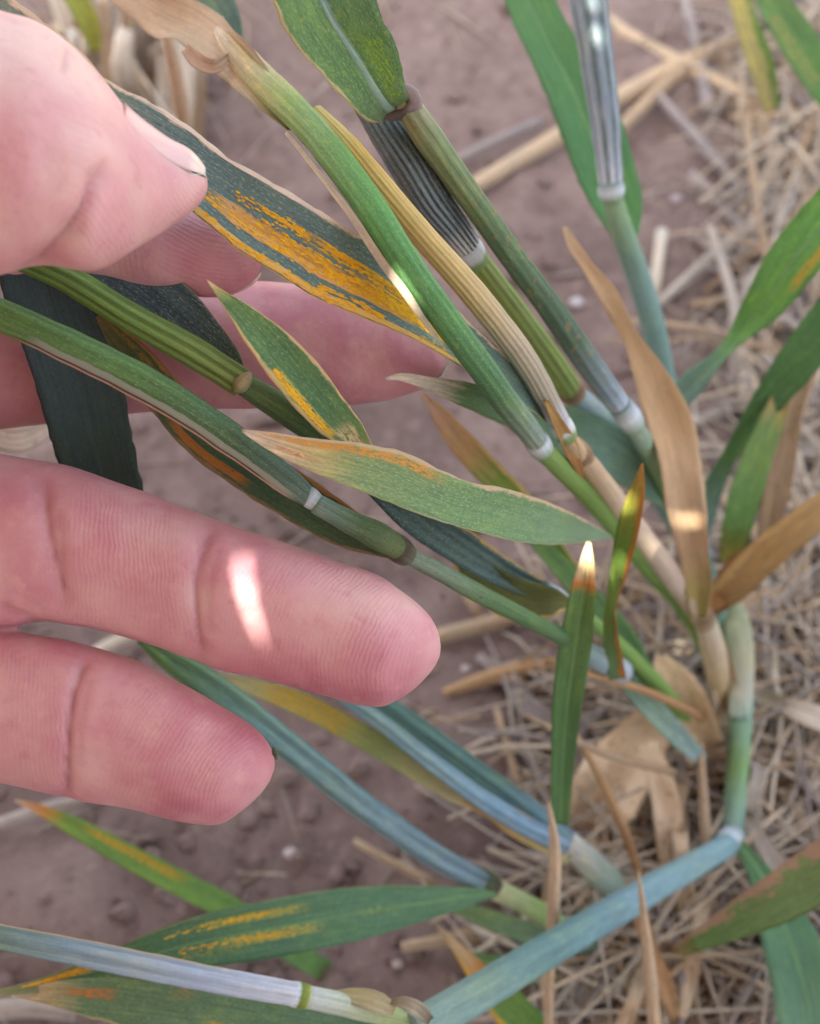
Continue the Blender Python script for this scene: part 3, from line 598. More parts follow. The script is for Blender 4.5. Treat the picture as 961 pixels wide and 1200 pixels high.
tag(blade2('leaf_blade', [(296, -30, 100), (345, 50, 105), (385, 95, 108), (412, 122, 111), (432, 137, 114), (446, 139, 115)], [(425, -30, 104), (440, 10, 105), (457, 42, 107), (468, 80, 110), (474, 105, 112), (482, 122, 114)],
       blade_mat('leaf_broad', [(0, srgb(104, 146, 100)), (.6, srgb(98, 140, 84)), (1, srgb(110, 140, 104))], mottle=.6, speck=.4, midrib=(.52, .05, srgb(132, 166, 164)), edges=[(0, .07, srgb(206, 196, 150), .9)], rust=[(.76, .14, .35, .9, srgb(140, 176, 60), .6)], spots=(.62, srgb(150, 170, 84), .35)), t, fold=.34, camber=0, wav=.06, nv=17),
    'broad mottled green leaf blade with a pale blue midrib and whitish edge')
stem('collar', [(474, 100, 112, 3), (483, 108, 112, 7), (487, 120, 112.5, 9), (478, 131, 113, 7), (462, 136, 114, 6), (440, 136, 115, 3)], blade_mat('collar_purple', [(0, srgb(166, 152, 150)), (.35, srgb(150, 138, 138)), (.5, srgb(110, 100, 104)), (1, srgb(134, 126, 116))], mottle=.7, bump=1.2, trans=0), t, flat=.7)

# blue grey stem standing at the top right
t = wheat('upright blue grey striped wheat stem with a white ring, right of top centre', (838, 760, 205))
stem('leaf_sheath', [(686, -25, 150, 22), (701, 80, 152, 19), (710, 150, 154, 16.5), (716, 218, 156, 13.5)], blade_mat('sheath_grey', [(0, srgb(130, 146, 156)), (.8, srgb(146, 160, 172)), (1, srgb(196, 204, 214))], stripes=8, scol=srgb(84, 104, 104), streak=.5, mottle=.6, trans=.03, bump=.9), t, ribs=8, rib=.03)
node((715, 212, 155.5), (718, 234, 157), 14.5, M['node_pale'], t, bulge=1.15)
stem('culm', [(717, 232, 157, 12), (727, 265, 160, 13), (745, 315, 169, 14), (766, 385, 181, 14), (782, 460, 191, 13), (804, 560, 199, 12), (832, 700, 205, 11)], blade_mat('culm_grey', [(0, srgb(126, 156, 120)), (.2, srgb(122, 156, 150)), (1, srgb(104, 132, 126))], mottle=.3, trans=.05), t)
RIB.append((0, -.0005, RIBD))
tag(blade2('leaf_blade', [(578, -30, 168), (604, 40, 167), (632, 105, 166), (664, 190, 166), (690, 245, 165), (722, 290, 163)], [(636, -30, 168), (668, 40, 168), (700, 90, 168), (735, 180, 168), (750, 250, 166), (744, 289, 164)],
       blade_mat('leaf_plain', [(0, srgb(98, 146, 90)), (.6, srgb(86, 134, 82)), (1, srgb(84, 134, 74))], mottle=.35, midrib=(.5, .03, srgb(122, 160, 116))), t, fold=.2, camber=.05), 'broad plain green leaf blade behind its stem')

# long green stem from the left edge
t = wheat('long green wheat stem from the left edge, passing over the dark leaf', (850, 895, 206))
stem('leaf_sheath', [(-25, 358, 101, 19), (60, 396, 101, 20), (130, 430, 101.5, 21), (220, 480, 102.5, 20), (300, 536, 104, 18), (352, 576, 105, 14), (364, 585, 105.3, 11)],
     blade_mat('sheath_long', [(0, srgb(100, 142, 76)), (.4, srgb(92, 132, 78)), (.75, srgb(72, 100, 70)), (1, srgb(96, 122, 112))], streak=.45, mottle=.4, trans=.06, stripes=9, sdark=.86, speck=.25,
               edges=[], rust=[(.62, .06, .15, .98, srgb(140, 150, 136), 1.3), (.70, .05, .12, .98, srgb(186, 160, 140), 1.6), (.66, .02, .1, .9, srgb(90, 70, 58), 1.6)]), t)
node((356, 577, 105), (372, 591, 105.6), 11.5, M['node_pale'], t, bulge=1.15)
stem('culm', [(370, 590, 105.5, 12), (410, 612, 106.3, 14), (452, 634, 107.5, 16), (466, 643, 108.5, 13)], blade_mat('culm_bluegreen', [(0, srgb(124, 150, 140)), (.5, srgb(84, 112, 80)), (1, srgb(92, 110, 70))], mottle=.4, trans=.05), t)
node((456, 634, 108), (478, 652, 110), 15, M['node_dark'], t, bulge=1.15)
stem('lower_sheath', [(472, 648, 110, 10), (500, 662, 112, 10.5), (560, 695, 118, 11), (620, 726, 127, 10), (665, 750, 138, 10), (700, 772, 150, 13), (728, 787, 158, 15)],
     blade_mat('sheath_lower', [(0, srgb(126, 144, 128)), (.25, srgb(88, 122, 80)), (.6, srgb(84, 118, 78)), (.9, srgb(150, 170, 184)), (1, srgb(160, 176, 186))], mottle=.4, spots=(.66, srgb(60, 60, 56), .6), trans=.05), t)
tag(blade2('leaf_blade', [(118, 368, 107.5), (160, 395, 107.3), (205, 440, 107), (250, 488, 107.5), (300, 520, 108), (352, 552, 108.2), (420, 600, 108.6), (468, 640, 109)], [(112, 372, 107.5), (140, 425, 107.5), (178, 480, 107.6), (222, 530, 108), (270, 566, 108.3), (330, 604, 108.5), (400, 640, 109), (460, 655, 109.4)],
       blade_mat('leaf_dull', [(0, srgb(116, 106, 66)), (.15, srgb(86, 100, 66)), (.5, srgb(72, 98, 70)), (1, srgb(80, 104, 70))], mottle=.45, streak=.5, edges=[(0, .13, srgb(166, 124, 76), .95), (1, .08, srgb(150, 122, 88), .8)], rust=[(.8, .1, .3, .6, srgb(170, 110, 50), 1), (.3, .1, 0, .35, srgb(140, 124, 62), .8)]), t, camber=.2, fold=.05),
    'dull green leaf blade with brown edges under its stem')

# striped stem under the thumb with its collar
t = wheat('yellow green ribbed wheat stem under the thumb, ending at a brownish collar', (400, 520, 112))
stem('leaf_sheath', [(20, 300, 103, 15), (70, 322, 103.5, 16), (150, 370, 104.5, 17), (225, 412, 105.3, 18), (284, 449, 106, 17)],
     blade_mat('sheath_ribbed', [(0, srgb(110, 146, 72)), (.6, srgb(120, 150, 76)), (1, srgb(128, 150, 84))], stripes=9, sdark=.55, streak=.25, trans=.06, bump=.9), t, ribs=9, rib=.05)
stem('collar', [(274, 458, 105.2, 4), (280, 453, 104.8, 9), (286, 447, 104.6, 9), (293, 438, 105, 4)], blade_mat('collar_soft', [(0, srgb(130, 146, 90)), (.5, srgb(160, 150, 110)), (1, srgb(176, 160, 130))], mottle=.6, trans=0), t, n=8)
stem('lower_sheath', [(284, 449, 106.5, 14), (320, 472, 107.3, 16), (370, 505, 108.6, 16), (420, 535, 111, 15), (480, 575, 118, 12)], blade_mat('sheath_dark', [(0, srgb(104, 132, 84)), (.3, srgb(76, 112, 78)), (1, srgb(64, 100, 74))], mottle=.3, stripes=5, sdark=.7, trans=.04), t)
tag(blade2('leaf_blade', [(128, 262, 107), (170, 290, 107), (222, 335, 107), (262, 385, 107), (283, 418, 107), (289, 440, 107)], [(70, 318, 108), (120, 352, 108), (180, 392, 108), (236, 425, 107.8), (268, 445, 107.5), (285, 452, 107)],
       blade_mat('leaf_blackish', [(0, srgb(78, 100, 104)), (.6, srgb(80, 102, 106)), (1, srgb(86, 110, 96))], streak=.9, speck=.45, mottle=.3, trans=.05, bump=1, edges=[(0, .03, srgb(150, 130, 100), .7)]), t, camber=.1, fold=.08),
    'short blackish green leaf blade with fine pale streaks')

# folded pair below the mottled leaf
t = wheat('dark folded wheat leaf sheath with a yellow edge, under the mottled green leaf', (660, 700, 139))
blade('leaf_sheath', [(440, 565, 116, 14, 20), (480, 596, 120, 20, 15), (540, 640, 126, 21), (600, 676, 133, 15), (640, 693, 139, 9)], blade_mat('sheath_folded', [(0, srgb(70, 98, 92)), (.7, srgb(84, 112, 110)), (1, srgb(130, 150, 150))], stripes=4, sdark=.6, speck=.35, edges=[(1, .1, srgb(186, 160, 90), .9)], trans=.06), t, camber=.45, fold=.1)
blade('sheath_margin', [(520, 640, 127, 5), (560, 666, 131, 18, 30), (600, 694, 134, 25, 35), (640, 705, 137, 19, 20), (668, 706, 140, 4)], blade_mat('margin_olive', [(0, srgb(92, 112, 66)), (1, srgb(104, 106, 58))], edges=[(0, .14, srgb(206, 176, 96), .9)], mottle=.4), t, camber=.35)
node((636, 686, 137), (668, 708, 142), 8, M['node_pale'], t)
stem('culm', [(664, 704, 142, 7), (730, 760, 160, 9), (845, 890, 206, 9)], M['culm_green'], t)

# bent stem, right
t = wheat('blue green wheat stem bent sharply at a joint, low on the right', (848, 720, 200))
stem('culm', [(846, 700, 196, 12), (862, 745, 194, 13), (869, 800, 192, 13), (867, 870, 190, 12.5), (862, 930, 188, 12.5), (857, 988, 186, 13)], blade_mat('culm_teal', [(0, srgb(196, 190, 164)), (.38, srgb(190, 190, 178)), (.42, srgb(124, 160, 148)), (.7, srgb(118, 152, 96)), (1, srgb(132, 166, 164))], mottle=.3, trans=.05, tipn=.03), t)
stem('outer_sheath', [(852, 690, 193, 6), (864, 735, 190, 15), (869, 790, 189.5, 14), (866, 842, 189.5, 12)], blade_mat('sheath_papery', [(0, srgb(150, 160, 116)), (.4, srgb(176, 182, 152)), (.8, srgb(196, 198, 182)), (1, srgb(150, 176, 160))], mottle=.5), t, flat=.5)
node((862, 975, 186), (846, 1000, 183), 15, M['node_pale'], t)
stem('upper_culm', [(857, 988, 184, 13), (800, 1021, 173, 15), (740, 1056, 163, 17), (660, 1103, 148, 19), (580, 1152, 137, 21), (480, 1212, 127, 23)], blade_mat('culm_blue', [(0, srgb(128, 160, 164)), (.4, srgb(122, 156, 166)), (.7, srgb(104, 140, 138)), (1, srgb(136, 164, 152))], stripes=5, sdark=.88, mottle=.4, trans=.05, streak=.35, bump=.6), t, ribs=3, rib=.06)
RIB.append((0, .0005, RIBD))
tag(blade('leaf_blade', [(860, 985, 184, 7), (880, 1008, 180, 10), (905, 1050, 174, 20), (925, 1100, 168, 31), (942, 1155, 163, 36), (955, 1230, 158, 38)], blade_mat('leaf_teal', [(0, srgb(96, 132, 84)), (.5, srgb(92, 134, 100)), (1, srgb(106, 146, 120))], mottle=.4, spots=(.72, srgb(200, 206, 170), .5)), t, fold=.12), 'green leaf blade hanging from the bent joint')

# lower left stem with the green ringed joint
t = wheat('pale blue wheat stem along the bottom left with a white and green joint', (510, 1205, 134))
stem('leaf_sheath', [(-25, 1093, 119, 14), (60, 1110, 119.5, 15), (150, 1128, 120.5, 15.5), (250, 1148, 122, 15), (345, 1165, 124, 14)], blade_mat('sheath_skyblue', [(0, srgb(110, 140, 122)), (.3, srgb(138, 164, 176)), (.7, srgb(168, 186, 206)), (1, srgb(204, 212, 222))], stripes=6, sdark=.75, mottle=.3, edges=[], trans=.04, rust=[(.30, .04, 0, .8, srgb(190, 170, 130), 1.5)]), t, ribs=6, rib=.03)
node((340, 1164, 124), (364, 1169, 124.6), 14, blade_mat('node_green', [(0, srgb(220, 226, 230)), (.3, srgb(200, 212, 210)), (.42, srgb(110, 130, 50)), (.75, srgb(134, 150, 70)), (1, srgb(200, 214, 190))], mottle=.2, trans=0), t, bulge=1.08)
stem('culm', [(360, 1168, 124.5, 12.5), (420, 1181, 126, 13.5), (475, 1193, 128, 13), (530, 1207, 131, 11)], blade_mat('culm_palegreen', [(0, srgb(196, 208, 206)), (.5, srgb(172, 190, 138)), (1, srgb(150, 174, 104))], mottle=.25, trans=.05), t)
blade('collar', [(392, 1164, 126, 3), (420, 1168, 125, 10), (446, 1176, 124.5, 11), (462, 1184, 125, 6)], blade_mat('husk_pale', [(0, srgb(200, 200, 150)), (1, srgb(196, 184, 146))], mottle=.4), t, camber=.2)
blade('ligule', [(456, 1174, 125, 2), (468, 1174, 124.5, 6), (488, 1182, 124.5, 9), (504, 1196, 126, 5)], blade_mat('husk_grey', [(0, srgb(150, 140, 110)), (.5, srgb(186, 176, 150)), (1, srgb(120, 110, 90))], mottle=.5), t, camber=.3)

# blue green stem below the little finger
t = wheat('teal wheat stem slanting from the little fingertip down to a dark joint', (745, 1150, 194))
stem('leaf_sheath', [(165, 748, 136, 6), (195, 770, 138, 13), (240, 800, 140, 17), (330, 868, 144, 16), (450, 962, 152, 15), (520, 1009, 158, 14), (571, 1036, 163, 12)], blade_mat('sheath_teal', [(0, srgb(98, 134, 76)), (.12, srgb(96, 132, 96)), (.3, srgb(112, 150, 146)), (.65, srgb(128, 158, 164)), (.92, srgb(128, 156, 170)), (1, srgb(104, 124, 124))], stripes=5, sdark=.62, mottle=.5, trans=.05, streak=.55, bump=.9), t, ribs=5, rib=.07)
node((564, 1030, 162), (580, 1042, 165), 14, M['node_dark'], t, bulge=1.08)
stem('culm', [(576, 1040, 164, 13), (610, 1056, 169, 12), (660, 1088, 177, 13), (740, 1145, 193, 12)], blade_mat('culm_mixed', [(0, srgb(180, 184, 140)), (.25, srgb(134, 158, 96)), (.6, srgb(126, 150, 130)), (1, srgb(116, 140, 140))], mottle=.4, trans=.05), t)
RIB.append((0, .00028, RIBD))
low = tag(blade('leaf_blade', [(580, 1046, 162, 4), (540, 1052, 158, 12), (490, 1059, 154, 20), (420, 1070, 148, 29), (330, 1086, 141, 32), (230, 1105, 135, 29), (120, 1136, 130.5, 17), (50, 1154, 128, 8), (-15, 1166, 126, 3)],
      blade_mat('leaf_low', [(0, srgb(100, 140, 104)), (.5, srgb(90, 130, 94)), (.85, srgb(86, 124, 80)), (1, srgb(160, 150, 110))], mottle=.4, speck=.25, rust=[(.60, .12, .40, .64, srgb(186, 176, 90), .75), (.62, .05, .46, .60, srgb(206, 170, 60), .8), (.24, .09, .43, .67, srgb(176, 170, 84), .75), (.22, .04, .48, .62, srgb(210, 172, 54), .8), (.30, .18, .76, .95, srgb(206, 150, 50), .9), (.5, .09, .22, .36, srgb(160, 166, 90), .6), (.72, .07, .55, .85, srgb(156, 160, 90), .6)], edges=[(0, .05, srgb(150, 160, 110), .5)]), t, fold=.1), 'long green leaf blade with yellow dashes')

pustules(low, len(low.data.vertices) // 18, 9, [(.60, .05, .43, .62), (.24, .045, .45, .65), (.30, .08, .78, .93)], 420, PUST)

# paired blue stems
t = wheat('pair of light blue wheat sheaths below the ring fingertip', (750, 1075, 192))
stem('leaf_sheath', [(375, 797, 149, 9), (440, 842, 151, 10), (520, 904, 156, 11), (600, 959, 163, 12), (660, 990, 170, 11)], blade_mat('sheath_ice', [(0, srgb(120, 152, 150)), (.6, srgb(138, 172, 190)), (1, srgb(128, 156, 180))], stripes=6, sdark=.72, mottle=.5, trans=.05, bump=.9), t, ribs=6, rib=.05)
stem('leaf_sheath', [(410, 796, 158, 11), (470, 839, 159, 13), (540, 890, 162, 13), (610, 941, 166, 13), (664, 981, 171, 11)], blade_mat('sheath_sea', [(0, srgb(90, 124, 112)), (.6, srgb(96, 132, 128)), (1, srgb(110, 140, 158))], stripes=6, sdark=.65, mottle=.5, trans=.05, bump=.9), t, ribs=6, rib=.05)
stem('culm', [(658, 982, 171, 15), (690, 1010, 177, 16), (725, 1044, 186, 17), (760, 1082, 194, 14)], blade_mat('culm_washed', [(0, srgb(190, 186, 176)), (.4, srgb(150, 170, 156)), (1, srgb(140, 164, 156))], mottle=.5, trans=.05), t)
tag(blade('leaf_blade', [(240, 788, 147, 2), (280, 800, 148, 8), (345, 822, 151, 13), (430, 866, 154, 14), (490, 902, 157, 13), (535, 926, 159, 15), (560, 938, 160, 12), (610, 968, 164, 15), (668, 1004, 171, 10)],
      blade_mat('leaf_yellowed', [(0, srgb(206, 196, 150)), (.18, srgb(196, 180, 100)), (.4, srgb(140, 152, 84)), (.62, srgb(206, 190, 140)), (.72, srgb(206, 168, 90)), (1, srgb(190, 180, 130))], mottle=.5, rust=[(.5, .5, .1, .35, srgb(216, 172, 60), .7), (.5, .5, .62, .78, srgb(214, 140, 70), .7)]), t, camber=.3), 'withered yellow leaf blade')

# ---------------------------------------------------------------- single leaves whose stems are out of sight
t = leaf('wheat leaf striped with orange and yellow rust, pinched under the thumb', (560, 440, 104))
o = blade2('leaf_blade', [(-30, -30, 99), (22, 4, 99), (62, 33, 99.5), (100, 66, 100), (133, 100, 100.5), (172, 119, 101.5), (222, 150, 102.3), (262, 182, 102.7), (310, 211, 103), (360, 240, 103.5), (400, 265, 103.8), (440, 292, 104.4), (470, 316, 105.5), (520, 356, 109), (570, 402, 115), (620, 450, 123), (650, 485, 128)],
       [(-60, 60, 99.5), (0, 100, 100), (50, 140, 100.5), (100, 180, 101), (160, 216, 101.6), (228, 252, 102.6), (280, 295, 103), (320, 320, 103.3), (370, 350, 103.7), (425, 374, 104), (480, 401, 104.8), (510, 417, 106.5), (535, 431, 109), (560, 445, 112), (590, 466, 117), (620, 482, 122), (646, 500, 128)],
       blade_mat('leaf_rusted', [(0, srgb(150, 168, 150)), (.3, srgb(104, 132, 130)), (.6, srgb(98, 128, 122)), (1, srgb(104, 132, 116))], streak=.55, mottle=.4, speck=.5, trans=.12, bump=.9,
            edges=[(0, .065, srgb(226, 208, 182), .95), (1, .03, srgb(214, 188, 140), .95)],
            rust=[(.02, .05, .22, .50, srgb(226, 214, 198), 2.0), (.62, .13, .33, .66, srgb(216, 174, 112), 1.15), (.56, .08, .36, .62, srgb(214, 164, 84), .8), (.60, .06, .42, .62, srgb(150, 108, 84), .35), (.36, .08, .45, .725, srgb(220, 176, 60), .8), (.34, .045, .48, .725, srgb(246, 194, 30), .85), (.93, .06, .30, .76, srgb(222, 182, 100), 1.1),
                  (.57, .17, .53, .725, srgb(226, 176, 60), .8), (.54, .14, .54, .725, srgb(250, 196, 28), .85), (.60, .11, .63, .725, srgb(255, 212, 10), 1.1), (.84, .05, .62, .725, srgb(232, 186, 60), .7), (.2, .12, .56, .74, srgb(160, 162, 90), .45)]), t, camber=.12, fold=.06, wav=.025, n=110, nv=17)
pustules(o, 110, 17, [(.36, .06, .46, .73), (.34, .04, .50, .73), (.54, .10, .50, .71), (.60, .10, .60, .72), (.58, .10, .60, .71), (.92, .05, .34, .68), (.66, .08, .36, .6), (.84, .04, .62, .72)], 2600, PUST)
t = leaf('broad plain blackish green leaf hanging behind the ring finger at the left', (60, 300, 108))
RIB.append((0, .00022, RIBN))
blade2('leaf_blade', [(-4, 285, 108.5), (4, 340, 109), (26, 400, 110), (44, 455, 111.5), (62, 520, 114.5), (92, 610, 119)], [(92, 285, 108.8), (112, 345, 109.4), (130, 400, 110), (146, 455, 112), (155, 505, 115), (172, 590, 119)],
       blade_mat('leaf_navy', [(0, srgb(66, 90, 94)), (.5, srgb(66, 90, 90)), (1, srgb(60, 86, 76))], streak=.3, mottle=.35, speck=.06, trans=.05, spots=(.78, srgb(140, 150, 140), .6), midrib=(.5, .02, srgb(80, 104, 100))), t, fold=.08, camber=.03)
t = leaf('pointed green leaf with a tan rim and yellow streak, over the middle finger', (430, 525, 107))
o = blade2('leaf_blade', [(242, 327, 101.5), (258, 338, 101.7), (300, 364, 102.5), (342, 396, 103.5), (374, 430, 104.5), (402, 468, 105.5), (424, 498, 106.5), (445, 545, 108)], [(243, 330, 101.5), (262, 360, 101.7), (285, 400, 102), (314, 442, 103), (344, 478, 104), (372, 506, 105), (395, 522, 106), (420, 550, 107.5)],
       blade_mat('leaf_pointed', [(0, srgb(206, 192, 156)), (.05, srgb(160, 168, 110)), (.12, srgb(100, 138, 84)), (.7, srgb(84, 124, 82)), (.85, srgb(110, 140, 90)), (1, srgb(196, 186, 130))], mottle=.55, speck=.3, edges=[(0, .09, srgb(206, 178, 132), .95), (1, .11, srgb(202, 176, 124), .95)], rust=[(.80, .14, .42, .84, srgb(196, 176, 80), .8), (.82, .08, .48, .80, srgb(232, 184, 50), 1.0), (.5, .3, .76, .96, srgb(206, 190, 140), .8)]), t, camber=.18, fold=.06)
pustules(o, 70, 13, [(.81, .06, .46, .80)], 260, PUST)
t = leaf('slim grey green leaf with a white hooked tip pointing left, behind the stem joints', (790, 580, 170))
blade('leaf_blade', [(452, 444, 113, 1.5), (465, 442, 113.3, 4), (500, 449, 115, 8), (545, 462, 121, 15), (590, 478, 131, 19), (640, 494, 138, 25), (690, 515, 148, 30), (740, 542, 158, 30), (790, 580, 170, 18)],
      blade_mat('leaf_hooked', [(0, srgb(226, 220, 212)), (.10, srgb(196, 184, 160)), (.16, srgb(98, 132, 86)), (.4, srgb(90, 126, 84)), (.62, srgb(108, 142, 128)), (1, srgb(104, 138, 120))], mottle=.4, speck=.3, edges=[(0, .06, srgb(160, 160, 120), .6)]), t, camber=.2, fold=.08, n=60)
t = leaf('small yellow green leaf with a withered brown tip, between the stems and the mottled leaf', (700, 705, 175))
blade('leaf_blade', [(494, 460, 140, 2), (512, 482, 141.5, 9), (532, 508, 143, 14), (565, 545, 147, 16), (610, 590, 152, 15), (650, 645, 160, 12), (700, 705, 175, 8)], blade_mat('leaf_lime', [(0, srgb(206, 170, 150)), (.2, srgb(196, 160, 110)), (.32, srgb(134, 156, 70)), (1, srgb(108, 138, 72))], mottle=.4, edges=[(1, .16, srgb(206, 178, 120), .9)]), t, fold=.15)
t = leaf('upright narrow green leaf with a sunlit pale tip, below the mottled leaf', (655, 965, 161))
RIB.append((0, -.0003, RIBD))
blade('leaf_blade', [(690, 635, 130, 2.5), (688, 655, 130.6, 8), (685, 680, 131.5, 13), (680, 715, 133, 17), (672, 770, 138, 19), (664, 830, 143, 17), (659, 900, 152, 13), (656, 965, 161, 11)], blade_mat('leaf_upright', [(0, srgb(226, 206, 176)), (.075, srgb(222, 196, 150)), (.10, srgb(196, 130, 60)), (.125, srgb(104, 138, 76)), (.5, srgb(90, 130, 78)), (1, srgb(98, 136, 86))], mottle=.35, tipn=.012, midrib=(.5, .04, srgb(116, 150, 100))), t, fold=.2)
t = leaf('narrow twisted leaf half green half brown, beside the tan stem', (726, 795, 152))
blade('leaf_blade', [(753, 543, 128, 1), (747, 575, 129.5, 9, 10), (737, 620, 133, 13, 20), (728, 665, 137, 10, 40), (720, 705, 141, 6, 65), (717, 740, 145, 9, 30), (724, 795, 152, 10, 0)], blade_mat('leaf_twisted', [(0, srgb(166, 120, 60)), (.14, srgb(150, 150, 60)), (.3, srgb(106, 142, 62)), (.7, srgb(118, 138, 70)), (1, srgb(96, 130, 88))], mottle=.4, edges=[(1, .34, srgb(180, 124, 62), .95)], tipn=.03), t, camber=.25)
t = leaf('dry tan leaf hanging in a long curl, right of the stem joints', (818, 722, 172))
blade('leaf_blade', [(661, 266, 150, 2), (670, 284, 150, 6), (690, 312, 150, 7, 20), (712, 343, 150, 11, 10), (732, 375, 150, 9, 45), (744, 398, 150, 9, 40), (756, 425, 150, 16, 10), (772, 470, 151, 23, -15), (790, 530, 153, 25, -25), (802, 590, 156, 23, -10), (813, 640, 160, 18, 15), (819, 690, 166, 15), (818, 722, 172, 10)],
      blade_mat('leaf_tan', [(0, srgb(212, 190, 158)), (.4, srgb(208, 178, 138)), (.75, srgb(206, 178, 146)), (.88, srgb(182, 164, 104)), (1, srgb(160, 152, 86))], streak=.35, mottle=.3, gain=(1.14, 1.14, 1.16), trans=.25, spots=(.70, srgb(150, 108, 66), .6), edges=[(1, .05, srgb(222, 200, 160), .7)]), t, camber=.34, fold=.12, wav=.14)
